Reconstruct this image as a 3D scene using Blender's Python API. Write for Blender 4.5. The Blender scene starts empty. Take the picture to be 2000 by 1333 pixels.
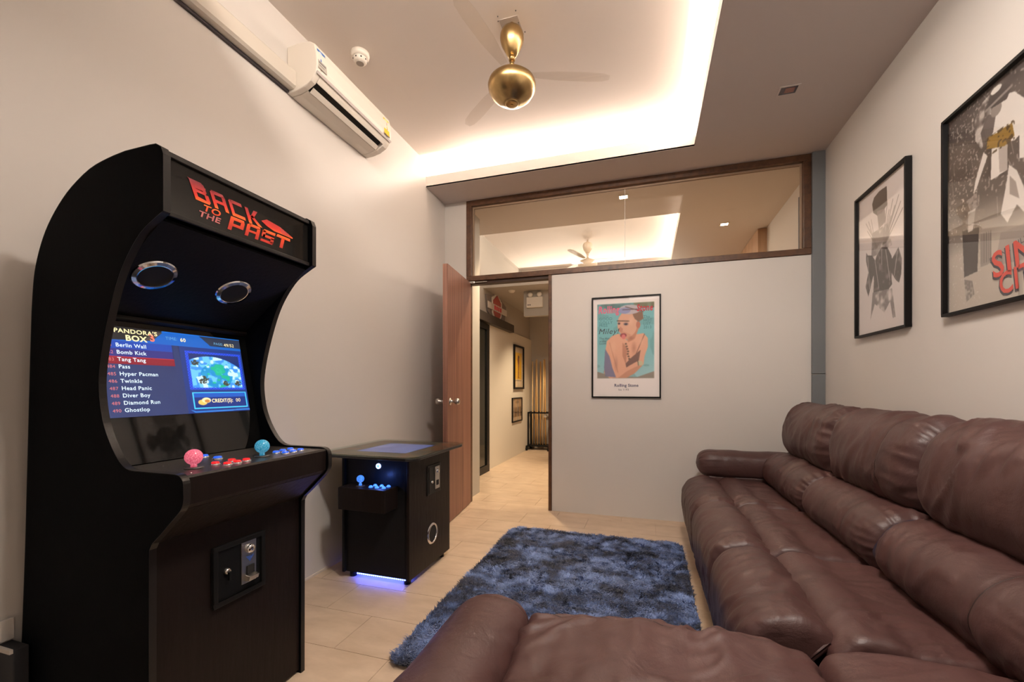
import bpy, bmesh, math, random
import numpy as np
from mathutils import Vector, Matrix, noise
random.seed(4); rng = np.random.default_rng(7)
S = bpy.context.scene
C = S.collection
PI = math.pi

# ------------------------------------------------------------------ camera
cd = bpy.data.cameras.new('camera'); cam = bpy.data.objects.new('camera', cd); C.objects.link(cam)
cam.location = (0, 0, 1.10); cam.rotation_euler = (PI / 2, 0, math.atan(262 / 840))
cd.sensor_width = 36; cd.lens = 36 * 840 / 2000; cd.shift_y = 90.5 / 2000; cd.clip_start = 0.02
S.camera = cam
# ------------------------------------------------------------------ world, exposure
W = bpy.data.worlds.new('world'); S.world = W; W.use_nodes = True
W.node_tree.nodes['Background'].inputs[0].default_value = (1.0, .85, .7, 1)
W.node_tree.nodes['Background'].inputs[1].default_value = 0.0
S.view_settings.view_transform = 'Standard'; S.view_settings.look = 'None'
S.view_settings.gamma = 1; S.view_settings.use_curve_mapping = False
S.view_settings.exposure = 0.40
S.cycles.max_bounces = 10; S.cycles.diffuse_bounces = 6; S.cycles.glossy_bounces = 4
S.cycles.transparent_max_bounces = 12
S.cycles.use_denoising = True
S.cycles.sample_clamp_indirect = 6

def area(name, loc, rot, sx, sy, power, col, spread=None):
    l = bpy.data.lights.new(name, 'AREA'); l.shape = 'RECTANGLE'; l.size = sx; l.size_y = sy
    l.energy = power; l.color = col
    if spread: l.spread = spread
    o = bpy.data.objects.new(name, l); C.objects.link(o); o.location = loc; o.rotation_euler = rot
    return o
WARM = (1.0, .90, .79)
KC = 26.0    # watts per metre of cove strip
# our room's cove (tray X -1.85..0.335, Y 1.08..3.39): strips on the trough's back wall, shining inwards over the lip
area('cove_light_back', (-.62, 3.482, 3.02), (-PI / 2 + .2, 0, 0), 1.86, .03, KC * 2.15 * .12, WARM)
area('cove_light_back_up', (-.757, 3.445, 2.905), (PI + .25, 0, 0), 2.15, .03, 32, WARM)
area('cove_light_right_up', (.395, 2.24, 2.905), (PI, .25, 0), .03, 2.3, 34, WARM)
area('cove_light_right', (.432, 2.24, 3.02), (0, PI / 2 - .15, 0), .03, 2.3, KC * 2.3 * .08, WARM)
area('cove_light_front', (-.40, .988, 3.02), (PI / 2 - .2, 0, 0), 1.4, .03, KC * 2.15 * .36, WARM)
# added soft fill behind the camera, standing for no known lamp
area('rear_room_fill', (.3, -.6, 2.80), (math.radians(15), 0, 0), 1.2, .5, 3, (1, .88, .76))
area('soffit_fill', (.35, .965, 2.855), (math.radians(4), math.radians(-14), 0), .7, .17, 76, (1, .91, .82))  # added out-of-view fill at the front soffit, brightens walls, floor and sofa
# the hall's cove (tray X -2.03..0.33, Y 4.65..6.95)
KH = 8.5
area('hall_cove_back', (-.85, 7.05, 2.60), (-PI / 2 - .3, 0, 0), 2.3, .03, KH * 2.3, (1, .86, .72))
area('hall_cove_right', (.432, 5.8, 3.02), (0, PI / 2 - .1, 0), .03, 2.25, KH * 1.6, (1, .86, .72))
area('hall_cove_front', (-.85, 4.55, 3.02), (PI / 2 - .1, 0, 0), 2.3, .03, KH * 1.6, (1, .86, .72))

# ------------------------------------------------------------------ helpers
ORG = {}
def tag(o, label=None, cat=None, group=None, kind=None):
    if label: o['label'] = label
    if cat: o['category'] = cat
    if group: o['group'] = group
    if kind: o['kind'] = kind
    return o
def thing(name, label, cat, loc, group=None):
    o = bpy.data.objects.new(name, None); C.objects.link(o); o.location = loc; o.empty_display_size = .1
    ORG[o.name] = Vector(loc); return tag(o, label, cat, group)
class MB:
    def __init__(s): s.v = []; s.f = []; s.s = []
    def add(s, vs, fs, smooth=False):
        b = len(s.v); s.v += [tuple(v) for v in vs]
        for f in fs: s.f.append(tuple(b + i for i in f)); s.s.append(smooth)
        return s
    def box(s, x0, x1, y0, y1, z0, z1):
        vs = [(x, y, z) for z in (z0, z1) for y in (y0, y1) for x in (x0, x1)]
        return s.add(vs, [(0, 2, 3, 1), (4, 5, 7, 6), (0, 1, 5, 4), (2, 6, 7, 3), (0, 4, 6, 2), (1, 3, 7, 5)])
    def quad(s, a, b, c, d): return s.add([a, b, c, d], [(0, 1, 2, 3)])
    def prism(s, pts, a, b, axis='Y', smooth=False):
        n = len(pts)
        m = {'Y': lambda p, t: (p[0], t, p[1]), 'X': lambda p, t: (t, p[0], p[1]), 'Z': lambda p, t: (p[0], p[1], t)}[axis]
        s.add([m(p, a) for p in pts] + [m(p, b) for p in pts], [tuple(range(n)), tuple(range(2 * n - 1, n - 1, -1))])
        s.add([m(p, a) for p in pts] + [m(p, b) for p in pts], [(i, i + n, (i + 1) % n + n, (i + 1) % n) for i in range(n)], smooth)
        return s
    def lathe(s, prof, c, axis=(0, 0, 1), n=32, smooth=True):
        ax = Vector(axis).normalized(); q = Vector((0, 0, 1)).rotation_difference(ax)
        vs = []
        for r, z in prof:
            for k in range(n):
                a = 2 * PI * k / n; vs.append(Vector(c) + q @ Vector((r * math.cos(a), r * math.sin(a), z)))
        fs = [(j * n + k, j * n + (k + 1) % n, (j + 1) * n + (k + 1) % n, (j + 1) * n + k) for j in range(len(prof) - 1) for k in range(n)]
        return s.add(vs, fs, smooth)
    def cyl(s, a, b, r, n=16, smooth=True):
        a, b = Vector(a), Vector(b); L = (b - a).length
        s.lathe([(0, 0), (r, 0)], a, b - a, n, False); s.lathe([(r, 0), (r, L)], a, b - a, n, smooth)
        return s.lathe([(r, L), (0, L)], a, b - a, n, False)
    def tube(s, pts, r, n=6, closed=False):
        P = [Vector(p) for p in pts]; N = len(P); vs = []
        for i in range(N):
            t = (P[(i + 1) % N] - P[i - 1]) if closed else (P[min(i + 1, N - 1)] - P[max(i - 1, 0)])
            q = Vector((0, 0, 1)).rotation_difference(t.normalized())
            for k in range(n): vs.append(P[i] + q @ Vector((r * math.cos(2 * PI * k / n), r * math.sin(2 * PI * k / n), 0)))
        R = N if closed else N - 1
        fs = [(i * n + k, i * n + (k + 1) % n, ((i + 1) % N) * n + (k + 1) % n, ((i + 1) % N) * n + k) for i in range(R) for k in range(n)]
        return s.add(vs, fs, True)
    def ball(s, c, r, n=20, m=12, sz=1.0):
        return s.lathe([(max(r * math.sin(PI * j / m), 0), -r * sz * math.cos(PI * j / m)) for j in range(m + 1)], c, (0, 0, 1), n)
def obj(name, mb, mat, parent=None, bevel=0, seg=2, label=None, cat=None, group=None, kind=None):
    V = np.array(mb.v); lo = V.min(0); hi = V.max(0)
    o0 = Vector(((lo[0] + hi[0]) / 2, (lo[1] + hi[1]) / 2, lo[2]))
    me = bpy.data.meshes.new(name); me.from_pydata([tuple(Vector(v) - o0) for v in mb.v], [], mb.f)
    bm = bmesh.new(); bm.from_mesh(me); bmesh.ops.remove_doubles(bm, verts=bm.verts, dist=1e-5)
    bmesh.ops.recalc_face_normals(bm, faces=bm.faces); bm.to_mesh(me); bm.free()
    if len(me.polygons) == len(mb.s): me.polygons.foreach_set('use_smooth', mb.s)
    elif any(mb.s): me.polygons.foreach_set('use_smooth', [True] * len(me.polygons))
    me.materials.append(mat)
    o = bpy.data.objects.new(name, me); C.objects.link(o)
    if parent: o.parent = parent; o.location = o0 - ORG[parent.name]
    else: o.location = o0
    ORG[o.name] = o0
    if bevel:
        b = o.modifiers.new('bevel', 'BEVEL'); b.width = bevel; b.segments = seg; b.limit_method = 'ANGLE'; b.angle_limit = math.radians(40)
    return tag(o, label, cat, group, kind)
def box(name, d, mat, parent=None, bevel=0, **k): return obj(name, MB().box(*d), mat, parent, bevel, **k)

# ------------------------------------------------------------------ materials
def nodes(name):
    m = bpy.data.materials.new(name); m.use_nodes = True; nt = m.node_tree
    return m, nt, nt.nodes['Principled BSDF']
def mat(name, col, rough=.5, metal=0, bump=0, bscale=200, var=0, vscale=4, coat=0, emis=None, estr=0, spec=.5, stretch=None, sheen=0):
    m, nt, p = nodes(name)
    p.inputs['Base Color'].default_value = (*col, 1); p.inputs['Roughness'].default_value = rough
    p.inputs['Metallic'].default_value = metal; p.inputs['Specular IOR Level'].default_value = spec
    if coat: p.inputs['Coat Weight'].default_value = coat; p.inputs['Coat Roughness'].default_value = .03
    if emis: p.inputs['Emission Color'].default_value = (*emis, 1); p.inputs['Emission Strength'].default_value = estr
    if bump or var:
        tc = nt.nodes.new('ShaderNodeTexCoord'); mp = nt.nodes.new('ShaderNodeMapping')
        nt.links.new(tc.outputs['Object'], mp.inputs[0])
        if stretch: mp.inputs['Scale'].default_value = stretch
    if bump:
        n = nt.nodes.new('ShaderNodeTexNoise'); n.inputs['Scale'].default_value = bscale; n.inputs['Detail'].default_value = 4
        nt.links.new(mp.outputs[0], n.inputs['Vector'])
        b = nt.nodes.new('ShaderNodeBump'); b.inputs['Strength'].default_value = bump; b.inputs['Distance'].default_value = .004
        nt.links.new(n.outputs['Fac'], b.inputs['Height']); nt.links.new(b.outputs[0], p.inputs['Normal'])
    if var:
        n = nt.nodes.new('ShaderNodeTexNoise'); n.inputs['Scale'].default_value = vscale; n.inputs['Detail'].default_value = 5
        nt.links.new(mp.outputs[0], n.inputs['Vector'])
        r = nt.nodes.new('ShaderNodeValToRGB'); r.color_ramp.elements[0].position = .3; r.color_ramp.elements[1].position = .7
        r.color_ramp.elements[0].color = (*[c * (1 - var) for c in col], 1); r.color_ramp.elements[1].color = (*[min(1, c * (1 + var)) for c in col], 1)
        nt.links.new(n.outputs['Fac'], r.inputs[0]); nt.links.new(r.outputs[0], p.inputs['Base Color'])
    return m
def glass_mat(name, tint=(1, 1, 1), ior=1.5, boost=0.0):
    m = bpy.data.materials.new(name); m.use_nodes = True; nt = m.node_tree; nt.nodes.clear()
    o = nt.nodes.new('ShaderNodeOutputMaterial'); t = nt.nodes.new('ShaderNodeBsdfTransparent'); g = nt.nodes.new('ShaderNodeBsdfGlossy')
    t.inputs[0].default_value = (*tint, 1); g.inputs['Roughness'].default_value = .015
    f = nt.nodes.new('ShaderNodeFresnel'); f.inputs[0].default_value = ior
    a = nt.nodes.new('ShaderNodeMath'); a.operation = 'ADD'; a.inputs[1].default_value = boost
    ge = nt.nodes.new('ShaderNodeNewGeometry'); iv = nt.nodes.new('ShaderNodeMath'); iv.operation = 'SUBTRACT'; iv.inputs[0].default_value = 1; mu = nt.nodes.new('ShaderNodeMath'); mu.operation = 'MULTIPLY'
    nt.links.new(ge.outputs['Backfacing'], iv.inputs[1]); nt.links.new(a.outputs[0], mu.inputs[0]); nt.links.new(iv.outputs[0], mu.inputs[1])
    x = nt.nodes.new('ShaderNodeMixShader')
    nt.links.new(f.outputs[0], a.inputs[0]); nt.links.new(mu.outputs[0], x.inputs[0])
    nt.links.new(t.outputs[0], x.inputs[1]); nt.links.new(g.outputs[0], x.inputs[2]); nt.links.new(x.outputs[0], o.inputs[0])
    return m
def wood_mat(name, c1, c2, stretch, scale=1.0, rough=.4):
    m, nt, p = nodes(name)
    tc = nt.nodes.new('ShaderNodeTexCoord'); mp = nt.nodes.new('ShaderNodeMapping'); mp.inputs['Scale'].default_value = stretch
    n = nt.nodes.new('ShaderNodeTexNoise'); n.inputs['Scale'].default_value = scale; n.inputs['Detail'].default_value = 6; n.inputs['Roughness'].default_value = .65
    r = nt.nodes.new('ShaderNodeValToRGB'); r.color_ramp.elements[0].position = .35; r.color_ramp.elements[1].position = .65
    r.color_ramp.elements[0].color = (*c1, 1); r.color_ramp.elements[1].color = (*c2, 1)
    nt.links.new(tc.outputs['Object'], mp.inputs[0]); nt.links.new(mp.outputs[0], n.inputs['Vector'])
    nt.links.new(n.outputs['Fac'], r.inputs[0]); nt.links.new(r.outputs[0], p.inputs['Base Color'])
    p.inputs['Roughness'].default_value = rough
    return m
def print_mat(name, emit=0):
    m, nt, p = nodes(name); a = nt.nodes.new('ShaderNodeAttribute'); a.attribute_name = 'print'
    p.inputs['Roughness'].default_value = .6
    if emit:
        p.inputs['Base Color'].default_value = (.005, .005, .005, 1)
        nt.links.new(a.outputs['Color'], p.inputs['Emission Color']); p.inputs['Emission Strength'].default_value = emit
    else: nt.links.new(a.outputs['Color'], p.inputs['Base Color'])
    return m
M = {}
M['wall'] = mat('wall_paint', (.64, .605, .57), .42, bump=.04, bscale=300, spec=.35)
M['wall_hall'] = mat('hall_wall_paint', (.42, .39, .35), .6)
M['white_wall'] = mat('white_wall_panel', (.68, .64, .56), .5)
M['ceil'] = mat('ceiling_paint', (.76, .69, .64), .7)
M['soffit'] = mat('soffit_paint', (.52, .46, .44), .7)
M['hall_ceil'] = mat('hall_ceiling_paint', (.62, .56, .51), .7)
M['pillar'] = mat('blue_grey_paint', (.16, .17, .18), .5)
M['frame'] = wood_mat('brown_frame_wood', (.055, .022, .010), (.12, .052, .022), (6, 6, 6), 3, .4)  # wood tones darkened to include the shadow on the transom frame
M['door'] = wood_mat('striped_veneer', (.13, .05, .033), (.36, .18, .125), (90, 90, .4), 1.2, .5)
M['grout'] = mat('grout', (.46, .35, .26), .8)
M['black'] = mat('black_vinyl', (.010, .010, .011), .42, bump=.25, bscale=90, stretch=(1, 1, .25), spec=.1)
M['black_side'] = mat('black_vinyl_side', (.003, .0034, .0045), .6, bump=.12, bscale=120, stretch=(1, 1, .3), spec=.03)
M['tmould'] = mat('black_edge_moulding', (.014, .012, .011), .32, spec=.3)
M['blackp'] = mat('black_plastic', (.006, .006, .006), .35, spec=.2)
M['blackmet'] = mat('black_metal', (.006, .006, .006), .4, spec=.25)
M['glossblack'] = mat('black_gloss', (.004, .004, .004), .04, coat=.5)
M['chrome'] = mat('chrome', (.75, .75, .78), .12, metal=1)
M['steel'] = mat('brushed_steel', (.55, .53, .5), .3, metal=1)
M['brass'] = mat('aged_brass', (.42, .29, .13), .30, metal=1, var=.15, vscale=30, stretch=(1, 1, .2))
M['blade'] = glass_mat('clear_acrylic_blade', (.955, .945, .93), 1.4)
M['white'] = mat('white_plastic', (.78, .72, .64), .35)
M['offwhite'] = mat('trunking_plastic', (.62, .57, .50), .4)
M['dark'] = mat('dark_void', (.006, .005, .005), .7)
M['glass'] = glass_mat('clear_glass', (.97, .96, .94))
M['poster_glass'] = glass_mat('poster_glazing', (1, 1, 1), 1.6, .04)
M['table_glass'] = glass_mat('table_top_glass', (.9, .95, .92), 1.5)
M['print'] = print_mat('poster_print')
M['screen'] = print_mat('lit_screen', .95)
M['pframe'] = mat('black_picture_frame', (.007, .006, .006), .4, spec=.15)

# leather
def leather(name, col):
    m, nt, p = nodes(name)
    p.inputs['Base Color'].default_value = (*col, 1); p.inputs['Roughness'].default_value = .36
    p.inputs['Specular IOR Level'].default_value = .45
    tc = nt.nodes.new('ShaderNodeTexCoord')
    v = nt.nodes.new('ShaderNodeTexVoronoi'); v.inputs['Scale'].default_value = 260
    n = nt.nodes.new('ShaderNodeTexNoise'); n.inputs['Scale'].default_value = 9; n.inputs['Detail'].default_value = 5; n.inputs['Distortion'].default_value = .6
    n2 = nt.nodes.new('ShaderNodeTexNoise'); n2.inputs['Scale'].default_value = 3.2; n2.inputs['Detail'].default_value = 6
    for k in (v, n, n2): nt.links.new(tc.outputs['Object'], k.inputs['Vector'])
    b1 = nt.nodes.new('ShaderNodeBump'); b1.inputs['Strength'].default_value = .18; b1.inputs['Distance'].default_value = .001
    b2 = nt.nodes.new('ShaderNodeBump'); b2.inputs['Strength'].default_value = .6; b2.inputs['Distance'].default_value = .012
    nt.links.new(v.outputs['Distance'], b1.inputs['Height']); nt.links.new(n.outputs['Fac'], b2.inputs['Height'])
    nt.links.new(b1.outputs[0], b2.inputs['Normal']); nt.links.new(b2.outputs[0], p.inputs['Normal'])
    r = nt.nodes.new('ShaderNodeValToRGB'); r.color_ramp.elements[0].position = .32; r.color_ramp.elements[1].position = .72
    r.color_ramp.elements[0].color = (*[c * .82 for c in col], 1); r.color_ramp.elements[1].color = (*[c * 1.2 for c in col], 1)
    nt.links.new(n2.outputs['Fac'], r.inputs[0]); nt.links.new(r.outputs[0], p.inputs['Base Color'])
    mr = nt.nodes.new('ShaderNodeMapRange'); mr.inputs['To Min'].default_value = .38; mr.inputs['To Max'].default_value = .56
    nt.links.new(n.outputs['Fac'], mr.inputs['Value']); nt.links.new(mr.outputs[0], p.inputs['Roughness'])
    return m
M['leather'] = leather('brown_leather', (.066, .029, .026))
M['seam'] = mat('dark_seam_thread', (.02, .008, .006), .6)
M['lining'] = mat('navy_lining_leather', (.03, .026, .045), .4)

# floor tile with per-object tint
def tile_mat():
    m, nt, p = nodes('beige_stone_tile')
    tc = nt.nodes.new('ShaderNodeTexCoord'); geo = nt.nodes.new('ShaderNodeNewGeometry')
    n = nt.nodes.new('ShaderNodeTexNoise'); n.inputs['Scale'].default_value = 5; n.inputs['Detail'].default_value = 8; n.inputs['Roughness'].default_value = .6
    mp = nt.nodes.new('ShaderNodeMapping'); mp.inputs['Scale'].default_value = (1, 2.2, 1)
    nt.links.new(geo.outputs['Position'], mp.inputs[0]); nt.links.new(mp.outputs[0], n.inputs['Vector'])
    r = nt.nodes.new('ShaderNodeValToRGB'); r.color_ramp.elements[0].position = .3; r.color_ramp.elements[1].position = .7
    r.color_ramp.elements[0].color = (.50, .375, .265, 1); r.color_ramp.elements[1].color = (.64, .50, .37, 1)
    nt.links.new(n.outputs['Fac'], r.inputs[0])
    oi = nt.nodes.new('ShaderNodeObjectInfo'); hs = nt.nodes.new('ShaderNodeHueSaturation')
    mr = nt.nodes.new('ShaderNodeMapRange'); mr.inputs['To Min'].default_value = .97; mr.inputs['To Max'].default_value = 1.03
    nt.links.new(oi.outputs['Random'], mr.inputs['Value']); nt.links.new(mr.outputs[0], hs.inputs['Value'])
    nt.links.new(r.outputs[0], hs.inputs['Color']); nt.links.new(hs.outputs[0], p.inputs['Base Color'])
    p.inputs['Roughness'].default_value = .34; p.inputs['Specular IOR Level'].default_value = .4
    return m
M['tile'] = tile_mat()

# ------------------------------------------------------------------ flat prints and lit screens: numpy painter on a vertex-coloured grid
class Paint:
    def __init__(s, w, h, bg):
        s.w, s.h = w, h; s.a = np.ones((h, w, 3)) * np.array(bg) / 255.
        s.X, s.Y = np.meshgrid((np.arange(w) + .5) / w, (np.arange(h) + .5) / h)
    def mix(s, m, col, al=1.0):
        m = (m * al)[..., None]; s.a = s.a * (1 - m) + np.array(col) / 255. * m
    def rect(s, x0, y0, x1, y1, col, al=1): s.mix(((s.X >= x0) & (s.X <= x1) & (s.Y >= y0) & (s.Y <= y1)).astype(float), col, al)
    def ell(s, cx, cy, rx, ry, col, al=1, soft=.0):
        d = np.sqrt(((s.X - cx) / rx) ** 2 + ((s.Y - cy) / ry) ** 2)
        s.mix(np.clip((1 - d) / soft, 0, 1) if soft else (d < 1).astype(float), col, al)
    def poly(s, pts, col, al=1, tex=None):
        m = np.zeros(s.X.shape, bool); n = len(pts)
        for i in range(n):
            x1, y1 = pts[i]; x2, y2 = pts[(i + 1) % n]
            if y1 == y2: continue
            c = ((s.Y >= min(y1, y2)) & (s.Y < max(y1, y2)) & (s.X < (s.Y - y1) / (y2 - y1) * (x2 - x1) + x1)); m ^= c
        m = m.astype(float)
        if tex is not None: m *= tex
        s.mix(m, col, al)
    def line(s, x1, y1, x2, y2, wd, col, al=1):
        dx, dy = x2 - x1, y2 - y1; t = np.clip(((s.X - x1) * dx + (s.Y - y1) * dy) / (dx * dx + dy * dy + 1e-9), 0, 1)
        d = np.hypot(s.X - x1 - t * dx, (s.Y - y1 - t * dy)); s.mix(np.clip((wd - d) / wd * 2, 0, 1), col, al)
    def noise(s, fx, fy, seed=0):
        r = np.random.default_rng(seed); g = r.random((fy + 2, fx + 2)); u = s.X * fx; v = s.Y * fy
        i = np.floor(u).astype(int); j = np.floor(v).astype(int); a = u - i; b = v - j; a = a * a * (3 - 2 * a); b = b * b * (3 - 2 * b)
        return (g[j, i] * (1 - a) + g[j, i + 1] * a) * (1 - b) + (g[j + 1, i] * (1 - a) + g[j + 1, i + 1] * a) * b
    def blur(s, n=1):
        for _ in range(n):
            p = np.pad(s.a, ((1, 1), (1, 1), (0, 0)), 'edge'); s.a = (p[:-2, 1:-1] + p[2:, 1:-1] + p[1:-1, :-2] + p[1:-1, 2:] + 2 * p[1:-1, 1:-1]) / 6
def grid_print(name, P, o, ux, uy, mt, parent, **k):
    """o = top-left corner, ux = vector along the width, uy = vector down the height"""
    h, w = P.h, P.w; U, V = np.meshgrid(np.linspace(0, 1, w), np.linspace(0, 1, h))
    o0 = Vector(o); loc = np.array(o)
    co = (U[..., None] * np.array(ux) + V[..., None] * np.array(uy)).reshape(-1, 3)
    idx = np.arange(h * w).reshape(h, w)
    q = np.stack([idx[:-1, :-1], idx[1:, :-1], idx[1:, 1:], idx[:-1, 1:]], -1).reshape(-1, 4)
    me = bpy.data.meshes.new(name); me.vertices.add(h * w); me.vertices.foreach_set('co', co.ravel().astype(np.float32))
    me.loops.add(q.size); me.loops.foreach_set('vertex_index', q.ravel().astype(np.int32))
    me.polygons.add(len(q)); me.polygons.foreach_set('loop_start', np.arange(0, q.size, 4, dtype=np.int32))
    me.update(calc_edges=True)
    a = np.clip(P.a, 0, 1); lin = np.where(a <= .04045, a / 12.92, ((a + .055) / 1.055) ** 2.4).reshape(-1, 3)
    at = me.color_attributes.new('print', 'FLOAT_COLOR', 'POINT'); at.data.foreach_set('color', np.c_[lin, np.ones(len(lin))].ravel().astype(np.float32))
    me.materials.append(mt); ob = bpy.data.objects.new(name, me); C.objects.link(ob)
    if parent: ob.parent = parent; ob.location = o0 - ORG[parent.name]
    else: ob.location = o0
    ORG[ob.name] = o0
    return tag(ob, **k)
def text(name, body, size, o, ux, uy, mt, parent, shear=0, off=0, warp=None, align='LEFT', sx=1.0, depth=0.0, label=None):
    cu = bpy.data.curves.new(name, 'FONT'); cu.body = body; cu.size = size; cu.shear = shear; cu.offset = off; cu.align_x = align; cu.resolution_u = 3; cu.space_character = 1.08
    t = bpy.data.objects.new(name, cu); C.objects.link(t)
    dg = bpy.context.evaluated_depsgraph_get(); me = bpy.data.meshes.new_from_object(t.evaluated_get(dg))
    bpy.data.objects.remove(t); bpy.data.curves.remove(cu); me.name = name
    ux = Vector(ux).normalized(); uy = Vector(uy).normalized(); nn = ux.cross(uy)
    for v in me.vertices:
        x, y = v.co.x * sx, v.co.y
        if warp: x, y = warp(x, y)
        v.co = ux * x + uy * y + nn * depth
    me.materials.clear(); me.materials.append(mt)
    ob = bpy.data.objects.new(name, me); C.objects.link(ob)
    if parent: ob.parent = parent; ob.location = Vector(o) - ORG[parent.name]
    else: ob.location = Vector(o)
    ORG[ob.name] = Vector(o)
    return tag(ob, label)

# ------------------------------------------------------------------ room shell
XL, XR, YB, ZC, ZU = -1.85, 1.27, 3.77, 2.861, 3.085
YN = -1.3
def struct(name, d, m, parent=None, bevel=0): return box(name, d, m, parent, bevel, kind='structure' if not parent else None)
floor = box('floor', (-2.1, 1.35, YN - .05, 7.7, -.05, -.004), M['grout'], kind='structure')
# tiles, running bond, in one loop with shared meshes
TX, TY, G = .53, .265, .0022
tile_me = {}
def tile(x0, x1, y0, y1):
    key = (round(x1 - x0, 3), round(y1 - y0, 3))
    if key not in tile_me:
        w, d = (x1 - x0) / 2, (y1 - y0) / 2
        mb = MB().box(-w, w, -d, d, -.004, 0); me = bpy.data.meshes.new('tile'); me.from_pydata(mb.v, [], mb.f); me.materials.append(M['tile']); tile_me[key] = me
    o = bpy.data.objects.new('tile', tile_me[key]); C.objects.link(o); o.parent = floor
    o.location = Vector(((x0 + x1) / 2, (y0 + y1) / 2, 0)) - ORG[floor.name]
j = 0; y = 1.507 - 8 * TY
while y < 5.4:
    x = -2.1 - (0 if j % 2 else TX / 2) + .05
    while x < 1.27:
        a, b = max(x, -1.849 if y < 3.8 else -2.029), min(x + TX - G, 1.269)
        if b - a > .03: tile(a, b, max(y, YN), y + TY - G)
        x += TX
    y += TY; j += 1
# hall floor beyond 5.4: the joints are too fine to tell apart there
box('tiled_floor', (-2.03, 1.27, y, 7.6, -.004, 0), M['tile'], floor)

struct('wall_left', (XL - .1, XL, YN, YB + .08, 0, 3.2), M['wall'])
struct('wall_right', (XR, XR + .1, YN, 7.7, 0, 3.2), M['wall'])
struct('wall_front', (XL - .1, XR + .1, YN - .1, YN, 0, 3.2), M['wall'])
struct('wall_back', (-.802, 1.187, 3.765, YB + .08, 0, 2.10), M['wall'])
struct('wall_stub', (XL, -1.625, 3.765, YB + .08, 0, ZC), M['wall'])
struct('trim_1', (XL, XL + .006, YN, 3.765, 0, .012), mat('skirting_caulk', (.75, .66, .55), .5))
p = tag(bpy.data.objects.new('pillar', None), kind='structure'); C.objects.link(p); p.location = (1.23, 3.75, 0); ORG[p.name] = Vector((1.23, 3.75, 0))
box('lower_panel', (1.187, XR, 3.735, YB + .08, 0, 1.198), M['pillar'], p, .002)
box('upper_panel', (1.187, XR, 3.735, YB + .08, 1.202, ZC), M['pillar'], p, .002)

ceil = box('ceiling', (-2.2, XR + .1, YN - .1, 7.8, ZU, ZU + .1), M['ceil'], kind='structure')
TYN = 1.08
def soffit(nm, d, m=None): return box(nm, d, m or M['soffit'], ceil)
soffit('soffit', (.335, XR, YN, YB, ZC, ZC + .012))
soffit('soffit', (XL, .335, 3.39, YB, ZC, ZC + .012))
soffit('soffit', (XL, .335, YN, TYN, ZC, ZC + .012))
for d in [(XL, .335, 3.39, 3.405, ZC + .0005, 2.957), (.335, .35, TYN, 3.405, ZC + .0005, 2.957), (XL, .335, TYN - .015, TYN, ZC + .0005, 2.957)]:
    box('cove_lip', d, M['ceil'], ceil)
for d in [(XL, .45, 3.49, 3.51, ZC + .012, ZU), (.44, .46, TYN - .1, 3.49, ZC + .012, ZU), (XL, .45, TYN - .12, TYN - .1, ZC + .012, ZU)]:
    box('trough_wall', d, M['ceil'], ceil)
strip = mat('led_strip', (.8, .8, .8), .5, emis=(1, .85, .65), estr=4)
box('led_strip', (XL + .02, .32, 3.435, 3.455, ZC + .013, ZC + .02), strip, ceil)
box('led_strip', (.38, .40, TYN, 3.4, ZC + .013, ZC + .02), strip, ceil)
# recessed square downlight (off) in the right soffit
d = thing('downlight', 'square unlit downlight recessed in the lowered ceiling strip on the right', 'ceiling light', (.803, 2.917, ZC))
mb = MB()
for q in [(.748, .758, 2.872, 2.962), (.848, .858, 2.872, 2.962), (.758, .848, 2.872, 2.882), (.758, .848, 2.952, 2.962)]: mb.box(*q, ZC - .004, ZC)
obj('trim_ring', mb, M['soffit'], d)
box('reflector', (.758, .848, 2.882, 2.952, ZC - .002, ZC - .0005), mat('blue_reflector', (.10, .10, .16), .15, metal=.8), d)
box('lens', (.785, .835, 2.895, 2.94, ZC - .003, ZC - .002), mat('reflector_lens', (.25, .12, .12), .2), d)

# ------------------------------------------------------------------ transom window, door frame, door
w = tag(bpy.data.objects.new('window_1', None), kind='structure'); C.objects.link(w); w.location = (-.2, 3.8, 2.1); ORG[w.name] = Vector((-.2, 3.8, 2.1))
F = M['frame']
box('rail', (-1.625, 1.187, 3.755, YB + .08, 2.103, 2.150), F, w, .003)
box('rail', (-1.625, 1.187, 3.755, YB + .08, 2.812, ZC), F, w, .003)
box('stile', (-1.625, -1.575, 3.755, YB + .08, 2.150, 2.812), F, w, .003)
box('stile', (1.135, 1.187, 3.755, YB + .08, 2.150, 2.812), F, w, .003)
for x0, x1 in [(-1.574, -.176), (-.172, 1.134)]: box('pane', (x0, x1, 3.806, 3.814, 2.151, 2.811), M['glass'], w)
box('pane_joint', (-.176, -.172, 3.804, 3.816, 2.151, 2.811), mat('clear_silicone', (.7, .66, .6), .3), w)
bead = MB()
for (x0, x1, z0, z1) in [(-1.575, 1.135, 2.150, 2.158), (-1.575, 1.135, 2.798, 2.812), (-1.575, -1.562, 2.158, 2.798), (1.122, 1.135, 2.158, 2.798)]:
    bead.box(x0, x1, 3.795, 3.805, z0, z1)
obj('glazing_bead', bead, mat('pale_bead', (.35, .24, .16), .5), w)
dr = tag(bpy.data.objects.new('door_1', None), kind='structure'); C.objects.link(dr); dr.location = (-1.2, 3.8, 0); ORG[dr.name] = Vector((-1.2, 3.8, 0))
box('jamb', (-.832, -.803, 3.755, YB + .08, 0, 2.102), F, dr, .003)
box('jamb', (-1.624, -1.60, 3.772, YB + .08, 0, 2.102), F, dr, .003)
box('head', (-1.60, -.832, 3.78, YB + .08, 2.075, 2.102), mat('dark_head', (.045, .02, .01), .5), dr, .002)
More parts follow.
